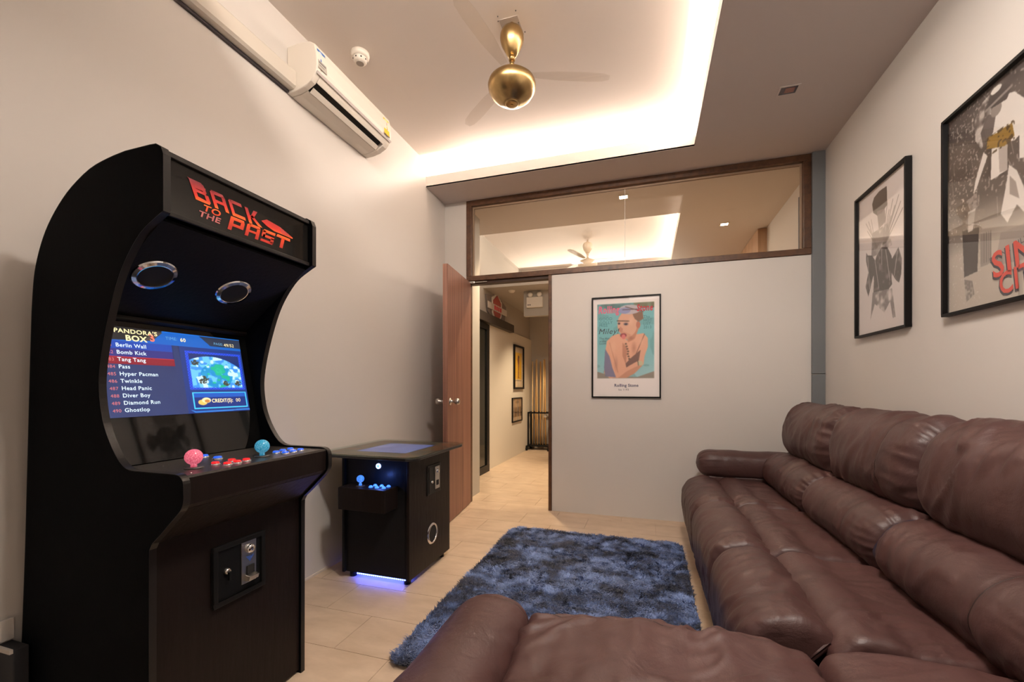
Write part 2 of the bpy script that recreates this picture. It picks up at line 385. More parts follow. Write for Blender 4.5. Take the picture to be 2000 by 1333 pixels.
# leaf: swung open into the room
A = Vector((-1.588, 3.78, 0)); B = Vector((-1.512, 3.125, 0)); dv = (B - A).normalized(); nv = Vector((dv.y, -dv.x, 0)); T = nv * .042
if T.x > 0: T = -T
mb = MB(); cs = [A, B, B + T, A + T]; mb.add([(c.x, c.y, .008) for c in cs] + [(c.x, c.y, 2.09) for c in cs], [(0, 1, 2, 3), (7, 6, 5, 4), (0, 4, 5, 1), (1, 5, 6, 2), (2, 6, 7, 3), (3, 7, 4, 0)])
leaf = obj('door_leaf', mb, M['door'], dr, .002)
K = A + dv * .60
for sgn in (1, -1):
    base = K + Vector((0, 0, .985)) + (T if sgn < 0 else Vector((0, 0, 0))); n_ = -T.normalized() * sgn
    mb = MB().lathe([(0, 0), (.03, 0), (.03, .004), (.012, .008), (.011, .035), (.022, .045), (.027, .062), (.020, .078), (0, .08)], base, n_, 24)
    obj('door_knob', mb, M['steel'], leaf)
mb = MB().box(-1.595, -1.54, 3.752, 3.768, 2.08, 2.098).box(-1.54, -1.42, 3.762, 3.772, 2.086, 2.094)
obj('closer_arm', mb, M['steel'], dr, .002)

# ------------------------------------------------------------------ hall beyond
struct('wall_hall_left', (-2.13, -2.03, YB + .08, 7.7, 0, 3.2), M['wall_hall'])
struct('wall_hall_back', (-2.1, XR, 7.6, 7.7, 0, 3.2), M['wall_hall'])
struct('wall_column', (-2.03, -1.665, YB + .08, 4.2, 0, ZC), mat('column_paint', (.46, .44, .40), .5))
struct('wall_hall_panel', (-2.03, -2.0, 5.33, 7.6, 0, 1.96), M['white_wall'])
HC = M['hall_ceil']
for q in [(.33, XR, YB + .08, 7.6), (-2.03, .33, YB + .08, 4.65), (-2.03, .33, 6.95, 7.6)]: soffit('hall_soffit', (*q, ZC, ZC + .012), HC)
for q in [(-2.03, .33, 4.635, 4.65), (.33, .345, 4.65, 6.95), (-2.03, .33, 6.95, 6.965)]: box('cove_lip', (*q, ZC + .0005, 2.95), HC, ceil)
for q in [(-2.03, .44, 4.52, 4.54), (.44, .46, 4.54, 7.06), (-2.03, .44, 7.06, 7.08)]: box('trough_wall', (*q, ZC + .012, ZU), HC, ceil)
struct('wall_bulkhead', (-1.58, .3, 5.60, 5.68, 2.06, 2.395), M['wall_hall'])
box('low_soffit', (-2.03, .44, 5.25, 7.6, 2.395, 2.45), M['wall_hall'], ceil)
box('panel', (1.18, 1.269, 5.35, 7.59, 0, 2.855), wood_mat('warm_panel_wood', (.35, .2, .1), (.5, .3, .17), (8, 8, .6), 2, .5), None, kind='structure').name = 'wall_hall_wood'
box('rail', (1.262, 1.269, 4.3, 4.31, 2.3, 2.75), M['pillar'], None, kind='structure').name = 'trim_2'
# sliding glass door with black frame and header track
sd = tag(bpy.data.objects.new('door_2', None), kind='structure'); C.objects.link(sd); sd.location = (-1.99, 4.8, 0); ORG[sd.name] = Vector((-1.99, 4.8, 0))
mb = MB()
for q in [(4.25, 5.31, 0, .09), (4.25, 5.31, 1.85, 1.92), (5.22, 5.31, .09, 1.85), (4.25, 4.33, .09, 1.85)]: mb.box(-2.0, -1.965, *q)
obj('door_frame', mb, M['blackmet'], sd, .002)
box('pane', (-1.99, -1.982, 4.33, 5.22, .09, 1.85), mat('dark_glass', (.01, .013, .012), .05), sd)
box('header_track', (-2.03, -1.93, 4.25, 6.30, 1.935, 2.05), mat('dark_track', (.045, .036, .03), .5), sd, .004)
hall_dl = []
for (x, y_, nm, lb) in [(-.20, 4.10, 'downlight', 'lit square downlight just behind the glass transom, shining like a star'), (.805, 5.107, 'downlight', 'lit square downlight further down the hall ceiling, right of the cove')]:
    d = thing(nm, lb, 'ceiling light', (x, y_, ZC))
    mb = MB()
    for q in [(-.045, -.035, -.04, .04), (.035, .045, -.04, .04), (-.035, .035, -.04, -.03), (-.035, .035, .03, .04)]: mb.box(x + q[0], x + q[1], y_ + q[2], y_ + q[3], ZC - .005, ZC)
    obj('trim_ring', mb, M['white'], d)
    box('diffuser', (x - .035, x + .035, y_ - .03, y_ + .03, ZC - .003, ZC - .0005), mat('lamp_diffuser', (1, 1, 1), .5, emis=(1, .84, .62), estr=40), d)
    l = bpy.data.lights.new('downlight_lamp', 'SPOT'); l.energy = 55; l.color = (1, .76, .5); l.spot_size = 1.9; l.spot_blend = .8; l.shadow_soft_size = .04
    o = bpy.data.objects.new('downlight_lamp', l); C.objects.link(o); o.location = (x, y_, ZC - .02)
for (x, y_) in [(-1.2, 6.4), (-1.25, 4.5)]:  # added unseen fill spots without fixtures, brightening the hall
    l = bpy.data.lights.new('hall_fill', 'SPOT'); l.energy = 150 if y_ < 5 else 330; l.color = (1, .76, .5); l.spot_size = 1.9; l.spot_blend = .8; l.shadow_soft_size = .05
    o = bpy.data.objects.new('hall_fill', l); C.objects.link(o); o.location = (x, y_, 2.40 if y_ > 5 else ZC - .03)

# hall items
def framed(name, label, cat, corner, ux, uy, nrm, Wd, Hd, fw, depth, paint, group=None, matw=0, glass=True):
    """corner = top-left at wall; ux right, uy up (unit), nrm out of the wall"""
    c = Vector(corner); ux = Vector(ux); uz = Vector((0, 0, 1)); n = Vector(nrm)
    t = thing(name, label, cat, c + ux * Wd / 2 - uz * Hd, group)
    def bx(mb, u0, u1, v0, v1, d0, d1):
        pts = [c + ux * u + uz * -v + n * d for d in (d0, d1) for v in (v0, v1) for u in (u0, u1)]
        mb.add(pts, [(0, 2, 3, 1), (4, 5, 7, 6), (0, 1, 5, 4), (2, 6, 7, 3), (0, 4, 6, 2), (1, 3, 7, 5)])
    mb = MB(); bx(mb, 0, Wd, 0, fw, .001, depth); bx(mb, 0, Wd, Hd - fw, Hd, .001, depth); bx(mb, 0, fw, fw, Hd - fw, .001, depth); bx(mb, Wd - fw, Wd, fw, Hd - fw, .001, depth)
    obj('picture_frame', mb, M['pframe'], t, .001)
    mb = MB(); bx(mb, fw, Wd - fw, fw, Hd - fw, .002, .005); obj('backing', mb, mat('backing_board', (.6, .57, .54), .8), t)
    o = c + ux * fw - uz * fw + n * .0075
    pr = grid_print('printed_sheet', paint, o, ux * (Wd - 2 * fw), -uz * (Hd - 2 * fw), M['print'], t)
    if glass:
        mb = MB(); bx(mb, fw, Wd - fw, fw, Hd - fw, depth * .62, depth * .62 + .002); obj('glazing', mb, M['poster_glass'], t)
    return t, pr
inkd = mat('dark_ink', (.03, .03, .05), .6); inkr = mat('red_ink', (.62, .02, .04), .6); inkrw = mat('white_ink', (.8, .8, .8), .6)
inkg = mat('teal_ink', (.05, .20, .25), .6); inkn = mat('navy_ink', (.02, .025, .12), .6); inkgy = mat('grey_ink', (.15, .15, .16), .6)

P = Paint(70, 130, (214, 196, 168)); P.rect(.12, .14, .86, .80, (226, 178, 40)); P.poly([(.44, .2), (.6, .22), (.58, .4), (.52, .74), (.62, .76), (.45, .77), (.48, .45), (.38, .32)], (120, 40, 20)); P.ell(.52, .24, .08, .03, (60, 30, 10)); P.rect(.12, .82, .86, .835, (90, 80, 70)); P.blur(1)
framed('framed_poster', 'tall black-framed poster with a yellow field hanging on the hall wall', 'picture', (-2.0, 6.47, 1.78), (0, 1, 0), None, (1, 0, 0), .55, .71, .03, .03, P)
P = Paint(70, 60, (176, 150, 122)); nz = P.noise(30, 3, 5)
P.mix(((P.Y > .38) & (P.Y < .82) & (nz > .45)).astype(float), (92, 70, 52), .8); P.rect(0, .84, 1, 1, (196, 176, 150)); P.ell(.52, .16, .2, .06, (130, 105, 80)); P.blur(1)
framed('framed_print', 'small sepia framed print below the yellow poster in the hall', 'picture', (-2.0, 6.39, .935), (0, 1, 0), None, (1, 0, 0), .55, .39, .02, .02, P)
# emblem sign
e = thing('wall_emblem', 'shield and bar emblem sign mounted above the hall door track', 'sign', (-2.0, 5.75, 2.02))
def yz(mb, pts, x0, x1): return mb.prism(pts, x0, x1, 'X')
cy, cz = 5.72, 2.20
obj('shield_plate', yz(MB(), [(cy - .22, cz + .13), (cy - .1, cz + .17), (cy, cz + .25), (cy + .1, cz + .17), (cy + .22, cz + .13), (cy + .2, cz - .08), (cy, cz - .26), (cy - .2, cz - .08)], -2.029, -2.005), mat('emblem_silver', (.7, .66, .62), .4), e)
obj('shield_field', yz(MB(), [(cy - .16, cz + .1), (cy, cz + .19), (cy + .16, cz + .1), (cy + .14, cz - .07), (cy, cz - .2), (cy - .14, cz - .07)], -2.005, -1.998), mat('emblem_red', (.40, .08, .07), .5), e)
obj('wing', yz(MB(), [(cy - .42, cz + .13), (cy - .2, cz + .16), (cy - .2, cz - .16), (cy - .36, cz - .08)], -2.028, -2.008), mat('emblem_wing', (.20, .17, .16), .5), e)
obj('wing', yz(MB(), [(cy + .42, cz + .10), (cy + .2, cz + .16), (cy + .2, cz - .16), (cy + .36, cz - .12)], -2.028, -2.008), mat('emblem_wing', (.20, .17, .16), .5), e)
obj('bar', MB().box(-1.998, -1.99, cy - .40, cy + .40, cz - .045, cz + .045), mat('emblem_white', (.6, .55, .5), .5), e, .002)
for k in range(4): obj('bar_mark', MB().box(-1.99, -1.987, cy - .15 + k * .08, cy - .10 + k * .08, cz - .03, cz + .03), inkr, e)
# emergency light
e = thing('emergency_light', 'white twin-head emergency light box high in the hall', 'light', (-1.42, 5.60, 2.16))
box('battery_box', (-1.53, -1.31, 5.55, 5.599, 2.168, 2.305), M['white'], e, .006)
for x in (-1.48, -1.355):
    obj('lamp_head', MB().lathe([(0, 0), (.028, .002), (.034, .02), (.03, .045), (0, .05)], (x, 5.59, 2.345), (0, -1, -.3), 16), M['white'], e)
    obj('bracket', MB().cyl((x, 5.575, 2.305), (x, 5.575, 2.345), .01, 8), M['white'], e)
obj('indicator', MB().ball((-1.505, 5.55, 2.20), .008, 8, 6), inkd, e)
obj('indicator', MB().ball((-1.48, 5.55, 2.20), .008, 8, 6), inkd, e)
tag(obj('smoke_detector', MB().lathe([(0, -.05), (.03, -.05), (.045, -.03), (.05, 0)], (-1.72, 5.50, 2.42)), M['white']), 'small round detector under the low hall soffit', 'detector')
# gold poles in a black wheeled rack
r_ = thing('pole_rack', 'black wheeled metal rack standing at the far end of the hall', 'rack', (-1.85, 7.42, 0))
mb = MB()
for x in (-1.985, -1.60):
    for y_ in (7.33, 7.53): mb.box(x - .012, x + .012, y_ - .012, y_ + .012, .06, .66)
for y_ in (7.33, 7.53): mb.box(-1.985, -1.60, y_ - .012, y_ + .012, .64, .665); mb.box(-1.985, -1.60, y_ - .012, y_ + .012, .06, .085)
for x in (-1.985, -1.60): mb.box(x - .012, x + .012, 7.33, 7.53, .64, .665); mb.box(x - .012, x + .012, 7.2, 7.56, .06, .085)
obj('rack_frame', mb, M['blackmet'], r_)
box('shelf', (-1.985, -1.6, 7.33, 7.53, .065, .08), M['blackmet'], r_)
for x in (-1.985, -1.60):
    for y_ in (7.22, 7.52): obj('castor', MB().cyl((x - .015, y_, .03), (x + .015, y_, .03), .03, 14), M['blackp'], r_)
obj('end_knob', MB().ball((-1.67, 7.3, .60), .035), M['chrome'], r_)
gold = mat('golden_pole', (.75, .45, .16), .3, metal=.3); gold2 = mat('pale_gold_pole', (.9, .66, .34), .3, metal=.2)
for k, x in enumerate(np.linspace(-1.93, -1.70, 6)):
    o = obj('pole', MB().cyl((x, 7.42 + .03 * (k % 2), .081), (x + .02 * math.sin(k * 2.1), 7.42 + .03 * (k % 2), 1.56 + .02 * (k % 3)), .014 if k % 2 else .011, 10), gold if k % 2 else gold2)
    tag(o, 'tall golden pole standing upright in the black wheeled rack', 'pole', 'golden poles in the rack')

# ------------------------------------------------------------------ ceiling fans, detector, air conditioner, trunking
def fan(x, y_, zc, zbowl, label, m, mb_, name='ceiling_fan', rot=.35, cover=True):
    t = thing(name, label, 'fan', (x, y_, zc))
    zc_ = zc
    h = zc - zbowl
    obj('canopy', MB().lathe([(0, 0), (.012, 0), (.012, -.028), (.035, -.031), (.054, -.042), (.0635, -.065), (.0645, -.09), (.056, -.122), (.038, -.155), (.024, -.18), (.0, -.187)], (x, y_, zc_), (0, 0, 1), 36), m, t)
    obj('downrod', MB().cyl((x, y_, zc - .19), (x, y_, zbowl + .055), .0125).cyl((x, y_, zc - .205), (x, y_, zc - .18), .017), m, t)
    obj('motor_housing', MB().lathe([(.0, .060), (.018, .058), (.026, .046), (.06, .034), (.10, .016), (.124, -.006), (.131, -.028), (.126, -.055), (.107, -.086), (.076, -.110), (.048, -.122), (.043, -.126), (0, -.126)], (x, y_, zbowl), (0, 0, 1), 48), m, t)
    obj('bottom_cap', MB().lathe([(0, -.134), (.03, -.133), (.038, -.128), (.038, -.122)], (x, y_, zbowl)).cyl((x, y_, zbowl - .138), (x, y_, zbowl - .133), .008), m, t)
    for k in range(3):
        a = rot + k * 2 * PI / 3; u = Vector((math.cos(a), math.sin(a), 0)); v = Vector((-u.y, u.x, 0)); o = Vector((x, y_, zbowl + .03))
        mb = MB(); pts = []
        for (s, wd) in [(.09, .018), (.16, .026), (.26, .036), (.42, .038), (.50, .032), (.535, .016)]:
            pts.append((s, wd))
        top = []
        for (s, wd) in pts:
            top += [o + u * s + v * wd + Vector((0, 0, .006 + wd * .10)), o + u * s - v * wd + Vector((0, 0, .006 - wd * .10))]
        bot = [q - Vector((0, 0, .005)) for q in top]; n = len(top); fs = []
        for i in range(0, n - 2, 2): fs += [(i, i + 1, i + 3, i + 2), (n + i, n + i + 2, n + i + 3, n + i + 1), (i, i + 2, n + i + 2, n + i), (i + 1, n + i + 1, n + i + 3, i + 3)]
        fs += [(0, n, n + 1, 1), (n - 2, n - 1, 2 * n - 1, 2 * n - 2)]
        mb.add(top + bot, fs); obj('blade', mb, mb_, t)
    return t
fan(-.698, 2.236, ZU, 2.772, 'brass ceiling fan hanging from the bright tray ceiling of the near room', M['brass'], M['blade'])
fan(-.754, 5.84, ZU, 2.79, 'cream ceiling fan in the hall, seen through the transom glass', mat('cream_enamel', (.55, .46, .36), .35), mat('cream_blade', (.6, .52, .42), .4), rot=.2)
pl = thing('ceiling_patch', 'square grey patch plate screwed to the ceiling above the brass fan', 'plate', (-.70, 2.33, ZU))
box('cover_plate', (-.76, -.655, 2.195, 2.325, ZU - .003, ZU - .0005), mat('patch_grey', (.42, .36, .32), .7), pl)
for (x, y_) in [(-.655, 2.165), (-.757, 2.171), (-.765, 2.20), (-.662, 2.24), (-.745, 2.24), (-.645, 2.31)]: obj('screw', MB().cyl((x, y_, ZU - .005), (x, y_, ZU - .0005), .0025, 8), M['dark'], pl)

sd_ = thing('smoke_detector', 'round white smoke detector on the near ceiling beside the air conditioner', 'detector', (-1.622, 2.17, ZU))
obj('base', MB().lathe([(0, 0), (.052, 0), (.054, -.012), (.05, -.028), (.04, -.032)], (-1.622, 2.17, ZU)), M['white'], sd_)
obj('sensor_head', MB().lathe([(.040, -.03), (.038, -.05), (.030, -.058), (0, -.06)], (-1.622, 2.17, ZU)), M['white'], sd_)
for k in range(8):
    a = k * PI / 4; obj('vent_hole', MB().ball((-1.622 + .037 * math.cos(a), 2.17 + .037 * math.sin(a), ZU - .042), .005, 8, 6), M['dark'], sd_)
obj('centre_disc', MB().cyl((-1.622, 2.17, ZU - .063), (-1.622, 2.17, ZU - .059), .022, 20), mat('grey_plastic', (.35, .31, .28), .5), sd_)

ac = thing('air_conditioner', 'white wall-mounted split air conditioner with open louvre on the left wall', 'air conditioner', (-1.75, 2.2, 2.685))
acp = [(-1.849, 2.937), (-1.78, 2.942), (-1.70, 2.935), (-1.668, 2.915), (-1.656, 2.87), (-1.651, 2.80), (-1.658, 2.765), (-1.672, 2.742)]
slot = [(-1.683, 2.728), (-1.72, 2.775), (-1.77, 2.745), (-1.742, 2.700)]
low = [(-1.79, 2.688), (-1.849, 2.685)]
ac_y0, ac_y1 = 1.853, 2.545
obj('body', MB().prism(acp + slot + low, ac_y0 + .035, ac_y1 - .05, 'Y'), M['white'], ac, .003)
full = acp + [(-1.690, 2.722), (-1.735, 2.700)] + low
obj('end_cap', MB().prism(full, ac_y0, ac_y0 + .034, 'Y'), M['white'], ac, .006)
obj('end_cap', MB().prism(full, ac_y1 - .049, ac_y1, 'Y'), M['white'], ac, .006)
obj('air_outlet', MB().prism([(-1.70, 2.741), (-1.721, 2.774), (-1.768, 2.745), (-1.751, 2.711)], ac_y0 + .04, ac_y1 - .055, 'Y'), M['dark'], ac)
obj('louvre', MB().prism([(-1.712, 2.715), (-1.716, 2.720), (-1.738, 2.700), (-1.735, 2.695)], ac_y0 + .045, ac_y1 - .06, 'Y'), M['white'], ac)
obj('panel_seam', MB().prism([(-1.6515, 2.772), (-1.6500, 2.770), (-1.655, 2.757), (-1.657, 2.760)], ac_y0 + .002, ac_y1 - .002, 'Y'), M['soffit'], ac)
def sticker(nm, y0, y1, z0, z1, P, label):
    xa, xb = -1.6545 + (z1 - 2.87) * -.25 + .004, -1.652
    grid_print(nm, P, (-1.6535 - max(0, (z1 - 2.87)) * .29, y0, z1), (0, y1 - y0, 0), (-1.648 + 1.6535 + max(0, (z1 - 2.87)) * .29, 0, z0 - z1), M['print'], ac, label=label)
P = Paint(20, 30, (176, 170, 160)); P.rect(.0, .0, .9, .55, (60, 110, 180)); P.ell(.4, .25, .25, .18, (190, 210, 230)); P.rect(.1, .65, .9, .7, (90, 90, 90)); P.rect(.1, .8, .7, .84, (90, 90, 90))
sticker('sticker', 1.862, 1.925, 2.79, 2.895, P, 'blue and grey energy sticker')
P = Paint(20, 30, (240, 190, 30)); P.ell(.5, .22, .42, .2, (250, 230, 160)); P.ell(.5, .25, .2, .1, (220, 90, 30)); P.rect(.0, .55, 1, .6, (200, 120, 20)); P.rect(0, .9, 1, 1, (70, 60, 40))
sticker('sticker', 2.46, 2.52, 2.775, 2.89, P, 'yellow energy label')
tr = thing('cable_trunking', 'long pale plastic trunking running along the left wall to the air conditioner', 'trunking', (-1.83, .3, 2.70))
obj('trunking_cover', MB().prism([(-1.849, 2.70), (-1.80, 2.70), (-1.788, 2.712), (-1.788, 2.786), (-1.80, 2.80), (-1.849, 2.80)], YN, 1.852, 'Y'), M['offwhite'], tr)
obj('trunking_shadow', MB().box(-1.8495, -1.835, YN, 1.852, 2.688, 2.6995), mat('trunking_shadow_dark', (.05, .04, .045), .6), tr)  # dark strip standing in for the shadow line below the trunking

# raised step behind the arcade machine, at the left edge
st = thing('low_platform', 'dark low platform with a light edge strip beside the left wall', 'platform', (-1.84, .9, 0))
box('platform_body', (-1.849, -1.764, .765, .80, 0, .330), mat('dark_carpet', (.02, .02, .024), .8), st, .003)
box('edge_strip', (-1.849, -1.764, .757, .765, .322, .334), mat('aluminium_nosing', (.5, .45, .4), .4), st)
for k, (y0, y1) in enumerate([(.62, .752), (.77, .80)]):
    o = box('skirting_tile', (-1.8495, -1.838, y0, y1, .335, .40), M['wall'], st, .002)

# ------------------------------------------------------------------ upright arcade machine
ar = thing('arcade_machine', 'tall black upright arcade machine with lit blue game menu screen', 'arcade machine', (-1.5, 1.08, 0))
def cr(pts, n=6, closed=False):
    out = []; N = len(pts)
    for i in range(N - 1):
        p0, p1, p2, p3 = pts[max(i - 1, 0)], pts[i], pts[i + 1], pts[min(i + 2, N - 1)]
        for k in range(n):
            t = k / n
            out.append(tuple(.5 * (2 * p1[a] + (p2[a] - p0[a]) * t + (2 * p0[a] - 5 * p1[a] + 4 * p2[a] - p3[a]) * t * t + (3 * p1[a] - p0[a] - 3 * p2[a] + p3[a]) * t ** 3) for a in (0, 1)))
    out.append(pts[-1]); return out
nose = [(-1.262, 1.746), (-1.24, 1.745), (-1.222, 1.735), (-1.214, 1.716)]
inner = cr([(-1.214, 1.565), (-1.24, 1.553), (-1.30, 1.517), (-1.355, 1.455), (-1.395, 1.385), (-1.432, 1.285), (-1.458, 1.19), (-1.468, 1.11), (-1.458, 1.03), (-1.437, .972), (-1.405, .920), (-1.375, .888), (-1.345, .874), (-1.30, .872)], 4)
cp = cr([(-1.19, .872), (-1.160, .870), (-1.144, .856), (-1.141, .83), (-1.142, .80), (-1.155, .777), (-1.185, .748)], 3)
low_ = [(-1.225, .710), (-1.255, .684), (-1.266, .665), (-1.267, .64), (-1.268, .0)]
back = [(-1.836, 0.0), (-1.80, .6), (-1.775, 1.188)] + cr([(-1.768, 1.331), (-1.760, 1.41), (-1.749, 1.464), (-1.724, 1.526), (-1.69, 1.581), (-1.641, 1.634), (-1.584, 1.678), (-1.505, 1.718), (-1.43, 1.736), (-1.358, 1.745)], 3)
prof = nose + inner + cp + low_ + back
for y0, y1 in [(.807, .825), (1.337, 1.355)]:
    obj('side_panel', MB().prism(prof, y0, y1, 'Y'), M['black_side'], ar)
    n = len(prof); mb = MB(); V = []
    cen = Vector((0, 0))
    P2 = [Vector(p) for p in prof]
    off = []
    for i in range(n):
        t = (P2[(i + 1) % n] - P2[i - 1]).normalized(); off.append(Vector((t.y, -t.x)) * -.0018)
    ccw = sum(P2[i - 1].x * P2[i].y - P2[i].x * P2[i - 1].y for i in range(n)) > 0
    if ccw: off = [-o for o in off]
    for i in range(n):
        q = P2[i] + off[i]; p_ = P2[i] - off[i]
        V += [(p_.x, y0 + .001, p_.y), (q.x, y0 - .0003, q.y), (q.x, y1 + .0003, q.y), (p_.x, y1 - .001, p_.y)]
    fs = []
    for i in range(n):
        k = (i + 1) % n
        for c in range(3): fs.append((i * 4 + c, k * 4 + c, k * 4 + c + 1, i * 4 + c + 1))
    mb.add(V, fs, False); obj('edge_moulding', mb, M['tmould'], ar)
ya, yb = .8255, 1.3365
def sheet(name, pts, m, th=.012, y0=ya, y1=yb, parent=None, bevel=0, **k):
    """board along Y with the given XZ line, thickness inward (towards -X / down)"""
    o = []
    for i in range(len(pts)):
        a = Vector(pts[max(i - 1, 0)]); b = Vector(pts[min(i + 1, len(pts) - 1)]); t = (b - a).normalized(); o.append((pts[i][0] - t.y * th, pts[i][1] + t.x * th))
    return obj(name, MB().prism(list(pts) + o[::-1], y0, y1, 'Y'), m, parent or ar, bevel, **k)
M['front'] = mat('black_vinyl_reflection_tint', (.012, .008, .007), .4, bump=.3, bscale=60, stretch=(1, 1, .15), spec=.14)  # black vinyl, its brown tint stands in for a warm reflection
obj('front_panel', MB().box(-1.289, -1.277, ya, yb, .012, .672), M['front'], ar)
obj('under_panel', MB().prism([(-1.277, .672), (-1.262, .684), (-1.160, .778), (-1.172, .79), (-1.289, .684)], ya, yb, 'Y'), M['front'], ar)
obj('control_front', MB().prism([(-1.160, .779), (-1.152, .79), (-1.150, .861), (-1.164, .861), (-1.172, .79)], ya, yb, 'Y'), M['front'], ar)
deck = obj('control_deck', MB().prism([(-1.150, .8615), (-1.153, .868), (-1.44, .868), (-1.44, .857), (-1.165, .857)], ya, yb, 'Y'), mat('deck_vinyl', (.028, .024, .021), .3, bump=.2, bscale=150), ar)
# monitor glass plane: x = -1.541 at z 1.287, -1.484 at z 1.01 (leans back)
def sx(z): return -1.541 + (1.287 - z) * .2055
obj('monitor_glass', MB().prism([(sx(.868) - .004, .868), (sx(1.31) - .004, 1.31), (sx(1.31) - .012, 1.31), (sx(.868) - .012, .868)], ya, yb, 'Y'), M['glossblack'], ar)
obj('bezel_lip', MB().prism([(sx(1.312), 1.305), (sx(1.312) + .012, 1.314), (sx(1.312) + .010, 1.322), (sx(1.312) - .01, 1.318)], ya, yb, 'Y'), M['tmould'], ar)
sp0, sp1 = Vector((-1.245, 1.55)), Vector((-1.543, 1.326))
obj('speaker_panel', MB().prism([tuple(sp0), tuple(sp1), (sp1.x - .01, sp1.y + .012), (sp0.x - .01, sp0.y + .012)], ya, yb, 'Y'), M['black'], ar)
spd = (sp1 - sp0).normalized(); spn = Vector((-spd.y, spd.x)); spn = spn if spn.y < 0 else -spn
N3 = Vector((spn.x, 0, spn.y))
for (x, yy, z) in [(-1.399, .907, 1.434), (-1.397, 1.163, 1.436)]:
    c = Vector((x, yy, z)) + N3 * .0
    obj('speaker', MB().lathe([(0, .001), (.043, .001)], c, N3, 40, False), M['dark'], ar)
    obj('speaker_ring', MB().lathe([(.0425, .0), (.0435, .006), (.046, .0065), (.056, .0035), (.059, 0)], c, N3, 48, False), M['chrome'], ar)
# marquee
obj('marquee_panel', MB().box(-1.243, -1.235, ya, yb, 1.568, 1.730), mat('marquee_acrylic', (.010, .009, .008), .12, coat=.6), ar)
obj('marquee_trim', MB().box(-1.235, -1.226, ya, yb, 1.563, 1.576), M['tmould'], ar, .002)
obj('marquee_trim', MB().box(-1.235, -1.226, ya, yb, 1.722, 1.735), M['tmould'], ar, .002)
rb = [(-1.23, 1.738), (-1.262, 1.740), (-1.358, 1.739)] + [(x + .004, z - .006) for x, z in back[::-1] if z < 1.745 and z > .5] + [(-1.826, 0.01)]
sheet('back_panel', rb[::-1], M['black'], -.010)
# marquee lettering: BACK / TO THE / PAST, red to orange
def letter_mat():
    m, nt, p = nodes('marquee_red_orange'); g = nt.nodes.new('ShaderNodeNewGeometry'); s_ = nt.nodes.new('ShaderNodeSeparateXYZ')
    mr = nt.nodes.new('ShaderNodeMapRange'); mr.inputs['From Min'].default_value = 1.598; mr.inputs['From Max'].default_value = 1.69
    r = nt.nodes.new('ShaderNodeValToRGB'); cr_ = r.color_ramp; cr_.elements[0].color = (.50, .02, .01, 1); cr_.elements[1].color = (.22, .008, .02, 1)
    for pos, c in [(.30, (.75, .06, .01)), (.44, (.95, .17, .02)), (.58, (.70, .02, .01))]: q = cr_.elements.new(pos); q.color = (*c, 1)
    nt.links.new(g.outputs['Position'], s_.inputs[0]); nt.links.new(s_.outputs['Z'], mr.inputs['Value']); nt.links.new(mr.outputs[0], r.inputs[0]); nt.links.new(r.outputs[0], p.inputs['Base Color'])
    p.inputs['Roughness'].default_value = .4; return m
LM = letter_mat(); edge_m = mat('letter_outline', (.45, .12, .12), .4)
mx = -1.2345
def shp(name, polys, m, dx, label=None):
    mb = MB()
    for q in polys: mb.prism(q, mx, mx + dx, 'X')
    return obj(name, mb, m, ar, label=label)
def Q(o, s, pts): return [(o[0] + x * s[0] + y * s[2], o[1] + y * s[1]) for x, y in pts]
# letter glyphs in unit boxes (built from strokes), backward slant
GL = {'B': [[(0, 0), (.24, 0), (.24, 1), (0, 1)], [(.24, .8), (.8, .8), (.9, .9), (.75, 1), (.24, 1)], [(.24, .42), (.85, .42), (.9, .55), (.24, .58)], [(.24, 0), (.9, 0), (1, .12), (.24, .2)], [(.72, .55), (.95, .55), (.9, .9), (.7, .85)], [(.76, .12), (1.02, .1), (1.0, .45), (.74, .45)]],
      'A': [[(0, 0), (.24, 0), (.24, 1), (0, .9)], [(.24, .8), (1, .8), (.92, 1), (.1, 1)], [(.76, 0), (1, 0), (1, .85), (.76, .85)], [(.24, .35), (.76, .35), (.76, .52), (.24, .52)]],
      'C': [[(0, 0), (.24, 0), (.24, 1), (0, .9)], [(.2, .8), (1, .8), (1, 1), (.1, 1)], [(.2, 0), (1, 0), (1, .2), (.2, .2)]],
      'K': [[(0, 0), (.26, 0), (.26, 1), (0, 1)], [(.26, .42), (.75, 1), (1.05, 1), (.5, .42)], [(.26, .55), (.5, .6), (1.1, 0), (.75, 0)]],
      'P': [[(0, 0), (.25, 0), (.25, 1), (0, 1)], [(.25, .78), (1, .78), (.9, 1), (.25, 1)], [(.25, .32), (1, .32), (1, .52), (.25, .52)], [(.75, .5), (1, .5), (1, .8), (.75, .8)]],
      'S': [[(0, .78), (1, .78), (1, 1), (.1, 1)], [(0, .4), (.25, .4), (.25, .9), (0, .9)], [(.1, .4), (1, .4), (1, .6), (.1, .6)], [(.75, .1), (1, .1), (1, .5), (.75, .5)], [(0, 0), (.95, 0), (1, .2), (0, .2)]],
      'T': [[(-.05, .78), (1.15, .78), (1.1, 1), (0, 1)], [(.4, 0), (.66, 0), (.66, .8), (.4, .8)]]}
def word(name, txt, y0, z0, w_, h_, sl, gap, hf=None, label=None):
    face = []; y = y0
    for i, c in enumerate(txt):
        hh = h_ * (hf[i] if hf else 1)
        for g in GL[c]: face.append(Q((y, z0[i] if isinstance(z0, list) else z0), (w_, hh, sl * hh / h_), g))
        y += w_ + gap
    shp(name, face, LM, .0012, label)
    return y
word('word_back', 'BACK', .908, [1.640, 1.639, 1.638, 1.637], .046, .050, -.020, .012, [1.06, .96, .93, .90])
shp('word_spike', [[(.884, 1.694), (.936, 1.682), (.936, 1.672), (.904, 1.672)]], LM, .0013)
